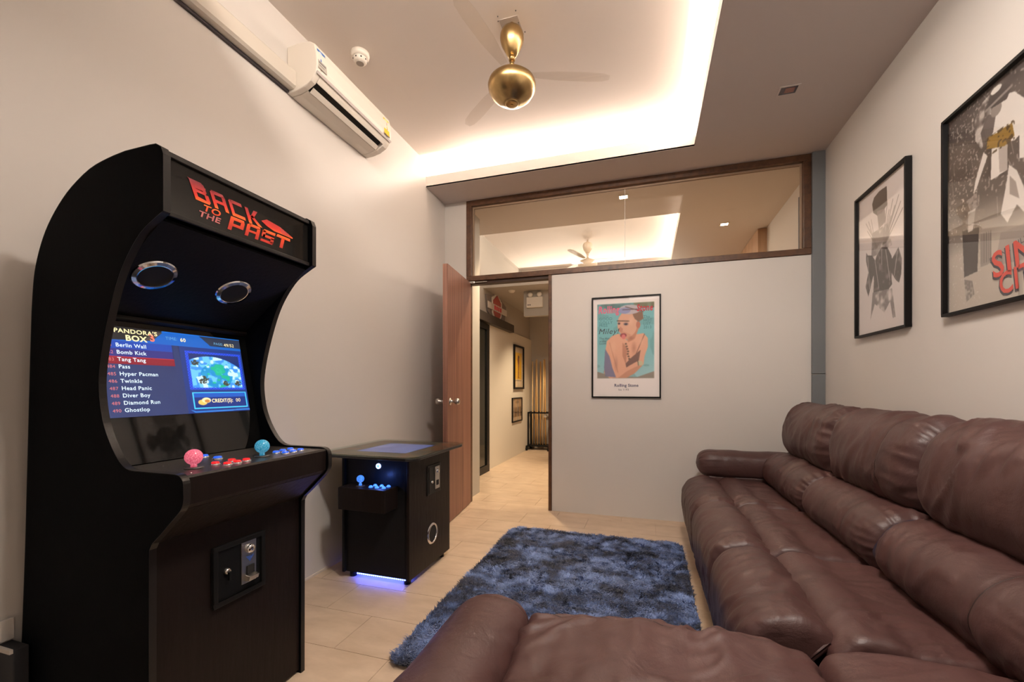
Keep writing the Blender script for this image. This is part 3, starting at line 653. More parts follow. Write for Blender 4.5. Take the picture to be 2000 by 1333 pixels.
shp('swoosh', [[(1.128, 1.660), (1.150, 1.672), (1.205, 1.666), (1.262, 1.647), (1.262, 1.643), (1.18, 1.643), (1.15, 1.650)]], LM, .0011)
shp('swoosh_lines', [[(1.205 + k * .011, 1.665 - k * .0035), (1.208 + k * .011, 1.665 - k * .0035), (1.218 + k * .011, 1.645), (1.215 + k * .011, 1.645)] for k in range(4)], edge_m, .0018)
word('word_past', 'PAST', 1.006, [1.590, 1.591, 1.592, 1.594], .050, .044, .012, .009)
for b_, yy, zz, s_ in [('TO', .927, 1.617, .026), ('THE', .914, 1.596, .024)]:
    text('word_' + b_.lower(), b_, s_, (mx + .001, yy, zz), (0, 1, 0), (0, 0, 1), LM if b_ == 'TO' else edge_m, ar, shear=.2, off=.0006, sx=1.45)

# ---- arcade screen picture
P = Paint(420, 262, (22, 40, 78))
u0, v0 = 0.0, 0.0
P.a = P.a * 1.0 + (P.Y * .02)[..., None] * np.array([1, .4, .3])
P.rect(0, 0, 1, .02, (24, 110, 190))
P.poly([(0, 0), (.40, .0), (.34, .13), (.0, .16)], (26, 24, 26)); P.poly([(.40, .01), (.66, .01), (.74, .13), (1, .13), (1, .165), (.0, .165), (.33, .13)], (18, 92, 168))
P.poly([(.66, .01), (1, .01), (1, .13), (.74, .13)], (40, 48, 66)); P.poly([(.34, .02), (.40, .02), (.33, .13), (.28, .13)], (70, 62, 60))
P.rect(0, .165, .45, .335, (20, 66, 150)); P.rect(0, .25, .45, .335, (48, 46, 110)); P.rect(0, .335, .455, .42, (120, 26, 44)); P.rect(0, .335, .455, .345, (176, 40, 50))
P.rect(0, .42, .50, 1, (34, 46, 84)); g = P.noise(6, 5, 2); P.mix(((P.X < .5) & (P.Y > .42)) * g, (52, 64, 104), .7)
P.poly([(.455, .165), (.49, .165), (.53, .92), (.50, 1), (.455, 1)], (40, 52, 92)); P.rect(.50, .165, 1, 1, (26, 52, 112))
# preview picture
P.rect(.535, .215, .985, .705, (30, 60, 170))
nn_ = P.noise(40, 30, 3)
ck = ((np.floor(P.X * 90) + np.floor(P.Y * 60)) % 2)
P.mix(((P.X > .535) & (P.X < .985) & (P.Y > .215) & (P.Y < .705)) * ck, (70, 110, 230), .6)
inn = ((P.X > .56) & (P.X < .965) & (P.Y > .245) & (P.Y < .68)).astype(float)
P.mix(inn, (24, 44, 96)); dome = inn * (P.Y > .30 + ((P.X - .72) / .36) ** 2 * .30 - .03)
P.mix(dome, (120, 190, 235)); P.mix(dome * (nn_ > .52), (60, 130, 210), .8); P.mix(dome * (P.noise(26, 20, 9) > .62), (215, 240, 250), .9)
e_ = (((P.X - .76) / .13) ** 2 + ((P.Y - .52) / .16) ** 2 < 1) * dome; P.mix(e_ * (P.noise(30, 20, 12) > .42), (20, 130, 180), .85); P.mix(e_ * (P.noise(26, 26, 14) > .66), (20, 170, 120), .8)
for (a, b) in [(.60, .36), (.66, .56), (.83, .62), (.93, .62), (.64, .60)]: P.mix(dome * ((((P.X - a) / .03) ** 2 + ((P.Y - b) / .035) ** 2 < 1) * (P.noise(120, 90, 5) > .45)), (60, 60, 50))
# credit box
P.rect(.545, .735, .985, .945, (90, 200, 245)); P.rect(.555, .75, .975, .93, (14, 44, 110)); P.rect(.555, .75, .975, .80, (26, 86, 170))
P.ell(.615, .865, .035, .035, (225, 190, 110)); P.ell(.645, .84, .035, .035, (245, 225, 180)); P.ell(.65, .85, .02, .02, (190, 130, 70))
P.poly([(.515, .95), (.55, .99), (1, .985), (1, .97), (.56, .975)], (60, 130, 200))
P.a = np.clip((P.a - P.a.mean(-1, keepdims=True)) * 1.25 + P.a.mean(-1, keepdims=True), 0, 1); P.blur(1)
zt, zb, sy0, sy1 = 1.287, 1.010, .833, 1.3045
so = Vector((sx(zt), sy0, zt)); su = Vector((0, sy1 - sy0, 0)); sv = Vector((sx(zb) - sx(zt), 0, zb - zt))
scr = grid_print('screen', P, so, su, sv, M['screen'], ar, label='lit screen with a game list and blue preview picture')
def em(name, c, s): return mat(name, (0, 0, 0), .5, emis=c, estr=s)
tw = em('screen_text_white', (.75, .9, 1), 1.0); ty = em('screen_text_yellow', (1, .82, .42), 1.0); tr_ = em('screen_text_red', (.62, .16, .16), 1.0); tb = em('screen_text_blue', (.15, .4, .65), .9); tr2 = em('screen_digit_red', (.8, .15, .1), 1.2)
def st_(body, u, v, size, m, sh=0, off=.0, sxx=1.0, nm='screen_text'):
    o = so + su * u + sv * v + Vector((.0008, 0, 0)); text(nm, body, size, o, su, -sv, m, scr, shear=sh, off=off, sx=sxx)
st_("PANDORA'S", .104, .068, .0188, ty, off=.0004, sxx=1.13); st_('BOX', .165, .152, .0250, ty, off=.0008, sxx=1.1); st_('3', .312, .135, .034, tr2, off=.0010, sh=-.2)
st_('TIME:', .415, .098, .0150, tb); st_('60', .515, .105, .0180, ty, off=.0003); st_('PAGE:', .77, .105, .0130, tb); st_('49/52', .855, .115, .0170, ty)
rows = ['Berlin Wall', 'Bomb Kick', 'Tang Tang', 'Pass', 'Hyper Pacman', 'Twinkle', 'Head Panic', 'Diver Boy', 'Diamond Run', 'Ghostlop']
for k, r in enumerate(rows):
    v = .228 + k * .0795; st_(str(481 + k), .040, v, .0140, tr_); st_(r, .104, v, .0170, tw, off=.0002)
st_('CREDIT(S):', .685, .872, .0190, ty, off=.0004, sxx=.85); st_('00', .885, .872, .0190, ty)

# joysticks and buttons
def sparkle(name, c, e, s):
    m, nt, p = nodes(name); p.inputs['Base Color'].default_value = (*c, 1); p.inputs['Roughness'].default_value = .15
    v = nt.nodes.new('ShaderNodeTexVoronoi'); v.inputs['Scale'].default_value = 260; tc = nt.nodes.new('ShaderNodeTexCoord'); nt.links.new(tc.outputs['Object'], v.inputs['Vector'])
    r = nt.nodes.new('ShaderNodeValToRGB'); r.color_ramp.elements[0].position = .1; r.color_ramp.elements[0].color = (*[min(1, k * 1.2 + .25) for k in e], 1); r.color_ramp.elements[1].position = .6; r.color_ramp.elements[1].color = (*e, 1)
    nt.links.new(v.outputs['Distance'], r.inputs[0]); nt.links.new(r.outputs[0], p.inputs['Emission Color']); p.inputs['Emission Strength'].default_value = s
    return m
def joystick(x, yy, z, m, par, R=.0185, hgt=.036, label=None, col=(1, .1, .1), pw=.25):
    j = obj('joystick', MB().lathe([(0, 0), (.024, 0), (.024, .0025), (.020, .004), (0, .004)], (x, yy, z)), mat('washer', (.05, .045, .042), .35), par, label=label)
    obj('stem', MB().cyl((x, yy, z + .004), (x, yy, z + hgt - R * .6), .0055, 12).cyl((x, yy, z + .004), (x, yy, z + .014), .008, 12), m, j)
    obj('ball_top', MB().ball((x, yy, z + hgt), R, 24, 16), m, j)
def button(x, yy, z, m, par, R=.0105, lit=True, rim=None):
    b = obj('push_button', MB().lathe([(R + .0035, 0), (R + .0035, .003), (R + .001, .0045), (R, .0035)], (x, yy, z), (0, 0, 1), 20), rim or M['chrome'], par)
    obj('button_cap', MB().lathe([(R, .002), (R, .007), (R * .8, .009), (0, .009)], (x, yy, z), (0, 0, 1), 20), m, b)
pink = sparkle('pink_glitter', (.5, .1, .15), (.62, .07, .13), .55); cyan = sparkle('cyan_glitter', (.02, .2, .3), (.005, .22, .38), .5)
redb = mat('red_lit_plastic', (.5, .01, .01), .25, emis=(1, .02, .02), estr=.5); blueb = mat('blue_lit_plastic', (.02, .08, .5), .25, emis=(.03, .14, .9), estr=.5)
zd = .868
joystick(-1.239, .906, zd, pink, deck, R=.0225, hgt=.032, label='joystick with pink glitter ball top', col=(1, .15, .2), pw=.12)
joystick(-1.230, 1.128, zd, cyan, deck, R=.0225, hgt=.034, label='joystick with turquoise glitter ball top', col=(.1, .6, 1), pw=.10)
for (x, yy) in [(-1.234, .967), (-1.195, .974), (-1.236, 1.022), (-1.197, 1.008), (-1.201, 1.043)]: button(x, yy, zd, redb, deck)
for (x, yy) in [(-1.241, 1.195), (-1.250, 1.233), (-1.201, 1.196), (-1.254, 1.272), (-1.202, 1.232), (-1.206, 1.270)]: button(x, yy, zd, blueb, deck)
for (x, yy) in [(-1.324, 1.045), (-1.40, 1.058)]: button(x, yy, zd, blueb, deck, R=.012)
obj('screw', MB().cyl((-1.192, 1.315, zd), (-1.192, 1.315, zd + .002), .003, 10), M['chrome'], deck)
obj('screw', MB().cyl((-1.172, .85, zd), (-1.172, .85, zd + .002), .003, 10), M['chrome'], deck)
# coin door
cdn = obj('coin_door', MB().box(-1.277, -1.270, .985, 1.172, .415, .605), M['blackp'], ar, .004)
fr = MB()
for q in [(.985, 1.172, .415, .430), (.985, 1.172, .590, .605), (.985, 1.0, .430, .590), (1.157, 1.172, .430, .590)]: fr.box(-1.270, -1.263, *q)
obj('door_rim', fr, M['blackmet'], cdn, .002)
obj('coin_plate', MB().box(-1.270, -1.2665, 1.083, 1.138, .450, .592), M['steel'], cdn, .001)
obj('reject_button', MB().lathe([(0, .012), (.012, .012), (.015, .006), (.015, 0)], (-1.2665, 1.112, .562), (1, 0, 0)), M['chrome'], cdn)
obj('badge', MB().prism([(1.098, .538), (1.128, .538), (1.113, .518)], -1.2665, -1.265, 'X'), mat('blue_badge', (.05, .10, .35), .3), cdn)
obj('return_slot', MB().box(-1.2665, -1.262, 1.100, 1.128, .478, .506), M['dark'], cdn, .001)
obj('return_cup', MB().prism([(-1.2665, .456), (-1.250, .460), (-1.246, .474), (-1.2665, .478)], 1.096, 1.132, 'Y'), M['steel'], cdn, .001)
lk = obj('lock', MB().lathe([(0, .010), (.008, .010), (.010, .004), (.010, 0)], (-1.270, 1.032, .517), (1, 0, 0), 20), M['steel'], cdn)
obj('key', MB().box(-1.260, -1.252, 1.028, 1.036, .490, .516), M['blackmet'], lk)

# ------------------------------------------------------------------ cocktail table arcade
TXc, TY0, TY1, TX0, TX1 = -1.455, 2.077, 2.585, -1.675, -1.237
tb_ = thing('cocktail_arcade_table', 'low black cocktail arcade table with glass top and blue glow underneath', 'arcade table', (TXc, 2.33, 0))
obj('side_board', MB().box(TX0, TX0 + .016, TY0, TY1, .035, .7075), M['black'], tb_, .002)
sb = obj('side_board', MB().box(TX1 - .016, TX1, TY0, TY1, .035, .7075), M['front'], tb_, .002)
obj('end_board', MB().box(TX0 + .016, TX1 - .016, TY0 + .018, TY0 + .03, .035, .7075), M['black'], tb_)
obj('end_board', MB().box(TX0 + .016, TX1 - .016, TY1 - .03, TY1 - .018, .035, .7075), M['black'], tb_)
obj('bottom_board', MB().box(TX0 + .016, TX1 - .016, TY0 + .03, TY1 - .03, .036, .048), M['black'], tb_)
def rrect(x0, x1, y0, y1, r, n=6):
    out = []
    for (cx, cy_, a0) in [(x1 - r, y1 - r, 0), (x0 + r, y1 - r, 90), (x0 + r, y0 + r, 180), (x1 - r, y0 + r, 270)]:
        for k in range(n + 1): a = math.radians(a0 + 90 * k / n); out.append((cx + r * math.cos(a), cy_ + r * math.sin(a)))
    return out
obj('table_top', MB().prism(rrect(-1.80, -1.158, 1.99, 2.67, .07), .708, .722, 'Z'), mat('top_board', (.012, .011, .010), .3), tb_, .003)
P = Paint(120, 120, (70, 62, 50)); g = P.noise(9, 14, 21)
P.mix((g > .55).astype(float), (128, 96, 52), .7); P.mix(((P.X > .78) | (P.X < .16)) * (P.noise(14, 20, 5) > .5), (150, 60, 40), .5); P.rect(.22, .20, .80, .80, (20, 20, 26)); P.blur(1)
grid_print('art_sheet', P, (-1.77, 2.64, .7228), (.585, 0, 0), (0, -.62, 0), M['print'], tb_)
P = Paint(60, 60, (120, 130, 210)); P.a += (P.noise(5, 5, 3)[..., None] - .5) * .15
m_ = print_mat('table_screen_glow', .55)
grid_print('screen', P, (-1.64, 2.52, .7234), (.33, 0, 0), (0, -.36, 0), m_, tb_, label='lit pale blue screen under the glass')
obj('glass_sheet', MB().prism(rrect(-1.803, -1.155, 1.987, 2.673, .072), .7245, .7300, 'Z'), M['table_glass'], tb_)
# control box
cb = obj('control_box', MB().box(-1.615, -1.316, 1.968, TY0 + .017, .43, .552), M['front'], tb_, .004)
bluef = mat('blue_glow_plastic', (.02, .08, .5), .25, emis=(.05, .20, 1), estr=1.6)
bt = sparkle('blue_glitter', (.01, .1, .5), (.01, .16, .8), .8)
joystick(-1.513, 2.027, .552, bt, cb, R=.0205, hgt=.040, label='joystick with glowing blue ball top', col=(.1, .3, 1), pw=.1)
for (x, yy) in [(-1.441, 2.020), (-1.438, 2.056), (-1.399, 2.016), (-1.396, 2.056), (-1.357, 2.018), (-1.354, 2.058)]: button(x, yy, .552, bluef, cb, R=.008, rim=bluef)
obj('screw', MB().cyl((-1.59, 1.985, .552), (-1.59, 1.985, .554), .003, 8), M['chrome'], cb)
pb = obj('power_button', MB().lathe([(.0145, 0), (.0145, .006), (.009, .009), (.008, .006)], (-1.442, TY0 + .018, .655), (0, -1, 0), 24), mat('ring_glow', (.3, .4, .8), .3, emis=(.35, .5, 1), estr=5), tb_)
obj('power_cap', MB().lathe([(.008, .006), (0, .007)], (-1.442, TY0 + .018, .655), (0, -1, 0), 24), mat('cap_glow', (.1, .2, .6), .3, emis=(.05, .15, .8), estr=3), pb)
l = bpy.data.lights.new('panel_glow', 'POINT'); l.energy = .35; l.color = (.12, .25, 1); l.shadow_soft_size = .006
o = bpy.data.objects.new('panel_glow', l); C.objects.link(o); o.location = (-1.40, 2.04, .60)
# side coin door and speaker ring
sdn = obj('coin_door', MB().box(TX1, TX1 + .004, 2.277, 2.448, .455, .632), M['blackmet'], sb, .002)
obj('door_panel', MB().box(TX1 + .004, TX1 + .006, 2.295, 2.43, .465, .620), M['blackp'], sdn)
obj('coin_plate', MB().box(TX1 + .006, TX1 + .009, 2.365, 2.425, .478, .615), M['steel'], sdn, .001)
obj('return_slot', MB().box(TX1 + .009, TX1 + .012, 2.382, 2.408, .50, .53), M['dark'], sdn)
obj('reject_button', MB().lathe([(0, .008), (.012, .008), (.014, 0)], (TX1 + .009, 2.395, .585), (1, 0, 0), 16), M['chrome'], sdn)
obj('lock', MB().lathe([(0, .008), (.008, .008), (.008, 0)], (TX1 + .006, 2.325, .53), (1, 0, 0), 16), M['chrome'], sdn)
obj('speaker', MB().lathe([(0, .001), (.05, .001)], (TX1, 2.345, .215), (1, 0, 0), 32, False), M['dark'], sb)
obj('speaker_ring', MB().lathe([(.050, 0), (.051, .006), (.058, .006), (.063, .0)], (TX1, 2.345, .215), (1, 0, 0), 40), M['chrome'], sb)
for x in (TX0 + .04, TX1 - .04):
    for yy in (TY0 + .05, TY1 - .05): obj('foot', MB().cyl((x, yy, 0), (x, yy, .036), .02, 14), M['blackp'], tb_)
led = mat('blue_led', (.3, .4, 1), .4, emis=(.10, .17, 1), estr=14)
for k in range(24):
    x = TX0 + .09 + k * (TX1 - TX0 - .13) / 23
    obj('led', MB().box(x - .0035, x + .0035, TY0 + .020, TY0 + .024, .027, .0345), led, tb_)
area('under_glow', (TXc + .01, TY0 + .06, .034), (0, 0, 0), .34, .06, .55, (.06, .10, 1))

# ------------------------------------------------------------------ framed posters
# back wall magazine poster
P = Paint(230, 340, (246, 238, 236))
def cb_(x, y): return ((x - 150) / 705., (y - 172 + (x - 150) * .0) / 1030.)
def pp(pts): return [cb_(*q) for q in pts]
x0, y0 = cb_(195, 232); x1, y1 = cb_(800, 1010)
P.rect(x0, y0, x1, y1, (120, 190, 196)); inside = ((P.X > x0) & (P.X < x1) & (P.Y > y0) & (P.Y < y1)).astype(float)
P.mix(inside * np.clip((P.Y - .45) * 2.2, 0, 1), (178, 214, 220)); P.mix(inside * (P.noise(5, 16, 4) > .6), (104, 160, 164), .5)
P.mix(inside * (P.Y < .115) * P.noise(20, 8, 8), (70, 70, 66), .9); P.mix(inside * (P.Y < .105) * (P.X > .62), (140, 130, 90), .6)
P.poly(pp([(195, 940), (330, 980), (620, 1000), (800, 940), (800, 1010), (195, 1010)]), (150, 140, 128))
skin = (228, 172, 144); sk2 = (186, 124, 98)
P.poly(pp([(300, 620), (360, 565), (430, 545), (520, 620), (600, 560), (690, 550), (735, 600), (735, 690), (700, 790), (690, 870), (610, 920), (540, 990), (500, 1008), (330, 1010), (270, 960), (278, 760)]), skin)
P.poly(pp([(282, 700), (330, 780), (360, 900), (400, 1000), (285, 990), (270, 900)]), (96, 110, 160), .75)
P.poly(pp([(500, 860), (560, 800), (660, 720), (640, 830), (560, 870), (510, 900)]), (96, 62, 58), .8)
P.poly(pp([(470, 640), (520, 700), (505, 870), (470, 780)]), sk2, .8); P.line(*cb_(700, 560), *cb_(600, 790), .006, (130, 80, 64))
P.line(*cb_(330, 640), *cb_(420, 950), .008, sk2, .6)
P.poly(pp([(590, 470), (640, 500), (600, 600), (530, 640), (500, 560)]), (200, 140, 112))
P.ell(*cb_(520, 450), 105 / 705, 135 / 1030, (222, 172, 146)); P.poly(pp([(430, 500), (560, 560), (530, 610), (470, 600)]), (212, 156, 128))
P.ell(*cb_(635, 462), .032, .036, (190, 120, 98)); P.poly(pp([(560, 320), (680, 330), (690, 400), (640, 430), (600, 400)]), (140, 104, 84))
P.ell(*cb_(545, 300), .165, .048, (196, 188, 196)); P.ell(*cb_(490, 310), .09, .03, (150, 156, 200)); P.line(*cb_(470, 300), *cb_(660, 300), .006, (110, 90, 100)); P.line(*cb_(500, 270), *cb_(690, 330), .006, (110, 90, 90))
P.ell(*cb_(432, 440), .03, .018, (120, 84, 92), .7, .8); P.ell(*cb_(505, 448), .05, .022, (110, 88, 104), .8, .8); P.ell(*cb_(432, 442), .014, .008, (50, 40, 56)); P.ell(*cb_(505, 450), .026, .009, (50, 44, 64)); P.line(*cb_(410, 412), *cb_(540, 420), .005, (60, 44, 40))
P.poly(pp([(445, 470), (475, 500), (462, 535), (425, 520)]), (200, 140, 118)); P.ell(*cb_(478, 566), .05, .022, (150, 60, 66)); P.ell(*cb_(480, 580), .03, .024, (222, 120, 120))
P.ell(*cb_(370, 680), .07, .09, (236, 190, 160), .6, .9); P.ell(*cb_(560, 420), .05, .06, (236, 196, 170), .6, .9); P.ell(*cb_(560, 600), .06, .03, (160, 104, 84), .6, .9); P.ell(*cb_(400, 860), .04, .10, (180, 126, 108), .6, .9); P.ell(*cb_(670, 640), .05, .06, (232, 184, 156), .6, .9); P.ell(*cb_(590, 700), .05, .08, (176, 116, 92), .6, .9)
for k in range(7): P.ell(*cb_(505 + k * 8 - (k > 3) * 12, 655 + k * 26), .016, .009, (110, 80, 62))
P.ell(*cb_(655, 860), .04, .028, (205, 196, 160)); P.line(*cb_(630, 830), *cb_(640, 900), .007, (90, 76, 60))
P.poly(pp([(520, 935), (640, 880), (680, 880), (600, 960), (510, 1008), (420, 1008)]), (206, 148, 120))
P.blur(3)
mp_, pr_ = framed('framed_poster', 'black-framed magazine cover poster on the back wall beside the doorway', 'picture', (-.448, 3.765, 1.872), (1, 0, 0), None, (0, -1, 0), .565, .862, .012, .02, P)
pw_, ph_ = .541, .838; po = Vector((-.436, 3.7565, 1.860))
def pt(body, x, y, size, m, **k): # x, y in the same poster pixels as cb_
    u, v = cb_(x, y); text('lettering', body, size, po + Vector((u * pw_, 0, -v * ph_)), (1, 0, 0), (0, 0, 1), m, pr_, **k)
pt('Rolling', 205, 328, .088, mat('pink_ink', (.80, .14, .26), .6), shear=.1, off=.0022, sx=.66); pt('Stone', 620, 318, .078, inkr, shear=.1, off=.002, sx=.66)
for b_, yy in [('GOOD', 400), ('GOLLY', 440), ('MISS', 470)]: pt(b_, 215, yy, .034, inkg, sx=1.0)
pt('Miley!', 205, 545, .066, inkd, shear=.25)
for b_, yy in [('The Hot', 600), ('in the', 630), ('South', 655)]: pt(b_, 215, yy, .024, inkd)
for k, b_ in enumerate(['The', 'HOT', 'LIST', '2013']): pt(b_, 690, 395 + k * 36, .034, inkg, sx=.9)
pt('Rolling Stone', 380, 1100, .034, inkn, off=.0008, sx=1.0); pt('Iss 1193', 425, 1140, .024, inkd)

# small monochrome poster on the right wall
P = Paint(230, 340, (226, 218, 216))
ink = (66, 58, 56); br = .55 + .45 * P.noise(10, 22, 31); tex = np.clip((P.noise(26, 40, 32) + P.noise(9, 14, 33)) * 1.4 - .55, 0, 1)
SM = dict(head=[(.298, .096), (.34, .06), (.45, .045), (.60, .052), (.609, .177), (.5, .205), (.413, .203), (.324, .161)],
 torso=[(.324, .538), (.398, .473), (.5, .434), (.609, .456), (.689, .527), (.715, .587), (.689, .674), (.702, .713), (.636, .735), (.324, .716), (.338, .639)],
 larm=[(.165, .408), (.198, .435), (.293, .453), (.413, .534), (.309, .615), (.215, .733), (.149, .652), (.215, .56), (.16, .469)],
 rarm=[(.609, .512), (.676, .561), (.815, .498), (.876, .58), (.864, .674), (.827, .722), (.765, .694), (.664, .615)],
 lowr=[(.309, .714), (.702, .74), (.765, .929), (.715, .932), (.664, .817), (.555, .88), (.355, .799), (.262, .9)])
P.poly(SM['head'], ink, .95); P.poly([(.40, .17), (.56, .19), (.58, .28), (.44, .30)], (130, 120, 116), .8)
P.poly([(.30, .30), (.62, .30), (.70, .46), (.28, .47)], (120, 112, 108), .8, tex)
for k_ in ('torso', 'larm', 'rarm'): P.poly(SM[k_], ink, 1, np.clip(tex * .5 + .62, 0, 1))
P.poly(SM['lowr'], (120, 112, 110), .9, tex)
for k in range(9): x_ = .55 + k * .035; P.line(.52 + k * .008, .42, x_ + .06, .17 + (k % 3) * .05, .006, (110, 102, 98), .8)
for k in range(6): P.line(.42 - k * .01, .42, .16 + k * .03, .20 + (k % 2) * .06, .006, (130, 122, 118), .7)
for (a, b, c, d_) in [(.36, .50, .44, .70), (.58, .47, .66, .68), (.20, .45, .24, .68), (.80, .52, .74, .66), (.5, .45, .5, .55)]: P.line(a, b, c, d_, .008, (205, 196, 192), .8)
P.blur(1)
framed('framed_poster', 'black-framed monochrome figure poster, the smaller-looking one on the right wall', 'picture', (XR, 3.199, 2.262), (0, -1, 0), None, (-1, 0, 0), .552, .858, .012, .03, P)
# large poster with the red title
P = Paint(260, 390, (70, 62, 60)); nz = P.noise(60, 90, 41); P.mix(np.clip(P.noise(6, 9, 44) * 1.6 - .6, 0, 1), (104, 94, 88), .8)
P.mix(np.clip((P.Y - .52) * 5, 0, 1), (186, 176, 164)); P.mix((nz > .80) * (P.Y < .5), (176, 168, 160), .7); P.mix((P.noise(80, 120, 45) > .86) * (P.X < .35), (210, 204, 196), .8)
for k in range(26):
    a = rng.random(4); P.line(a[0], a[1] * .6, a[0] + (a[2] - .3) * .12, a[1] * .6 + .05 + a[3] * .06, .0035, (200, 192, 184), .5)
wh = (226, 220, 214); gr = (150, 140, 134)
P.poly([(.34, .655), (.449, .669), (.449, .811), (.349, .813)], (150, 140, 132)); P.poly([(.542, .69), (.95, .70), (.95, .86), (.487, .83)], (160, 150, 142)); 
for k in range(5): P.rect(.36 + k * .022, .66, .366 + k * .022, .80, (110, 102, 96))
P.poly([(.155, .60), (.335, .62), (.318, .827), (.178, .835)], (66, 60, 58)); P.poly([(.178, .846), (.265, .865), (.287, .932), (.2, .961)], (120, 112, 106), .9, np.clip(nz * 1.6, 0, 1))
P.poly([(.458, .03), (.371, .041), (.287, .097), (.30, .20), (.36, .26), (.429, .20), (.458, .096)], wh, .75, np.clip(P.noise(40, 30, 52) * 1.8 - .2, 0, 1))
P.poly([(.467, .11), (.56, .085), (.66, .11), (.74, .17), (.76, .30), (.66, .32), (.42, .26), (.38, .161)], wh)
P.poly([(.42, .12), (.5, .14), (.47, .22), (.38, .26), (.35, .18)], (96, 86, 82), .9); P.ell(.50, .125, .05, .03, gr)
P.poly([(.4, .083), (.44, .045), (.50, .03), (.58, .04), (.64, .077), (.595, .116), (.467, .105)], (74, 66, 64)); P.ell(.50, .035, .05, .015, wh); P.line(.40, .095, .64, .075, .008, (150, 142, 136))
P.poly([(.458, .289), (.60, .316), (.60, .429), (.449, .43)], wh); P.poly([(.52, .30), (.60, .316), (.60, .429), (.53, .42)], gr, .6)
P.poly([(.42, .224), (.496, .232), (.64, .236), (.66, .299), (.576, .316), (.409, .275)], (150, 118, 50), 1); P.mix(((P.X > .41) & (P.X < .66) & (P.Y > .225) & (P.Y < .315) & (P.noise(50, 90, 61) > .6)).astype(float), (70, 52, 30), .8)
P.poly([(.38, .278), (.42, .309), (.349, .384), (.309, .431), (.276, .442), (.298, .389)], wh); P.poly([(.70, .172), (.80, .238), (.74, .42), (.70, .41), (.70, .289)], wh)
P.poly([(.2, .462), (.309, .45), (.34, .518), (.245, .524)], gr, .9, np.clip(nz * 1.8, 0, 1)); P.poly([(.22, .52), (.30, .52), (.27, .62), (.22, .62)], wh, .8)
P.poly([(.613, .41), (.68, .455), (.76, .575), (.80, .70), (.68, .60), (.60, .66), (.542, .607), (.595, .476)], wh, .95); P.poly([(.62, .46), (.67, .50), (.70, .58), (.62, .54)], gr)
P.ell(.27, .56, .13, .03, (120, 110, 100), .6); P.blur(1)
big, bp = framed('framed_poster', 'large black-framed dark film poster with a red title, nearest on the right wall', 'picture', (XR, 2.372, 2.266), (0, -1, 0), None, (-1, 0, 0), .552, .858, .012, .03, P)
ptr = mat('poster_red_ink', (.62, .05, .03), .5)
tl = Vector((XR - .0095, 2.360, 2.254))
def bt_(body, u, v, size, m, rot, dx=0., **k):
    ux = Vector((0, -math.cos(rot), math.sin(rot))); uy = Vector((0, math.sin(rot), math.cos(rot)))
    text('lettering', body, size, tl + Vector((-dx, -u * .528, -v * .834)), ux, uy, m, bp, **k)
for (b_, u, v, s_) in [('SIN', .480, .888, .138), ('CITY', .545, .972, .112)]:
    bt_(b_, u - .008, v + .008, s_, inkd, .13, off=.0045, sx=.92 if b_ == 'SIN' else .80); bt_(b_, u, v, s_, ptr, .13, dx=.0008, off=.0025, sx=.92 if b_ == 'SIN' else .80)
bt_("FRANK MILLER'S", .45, .815, .030, inkd, .22, dx=.0004)

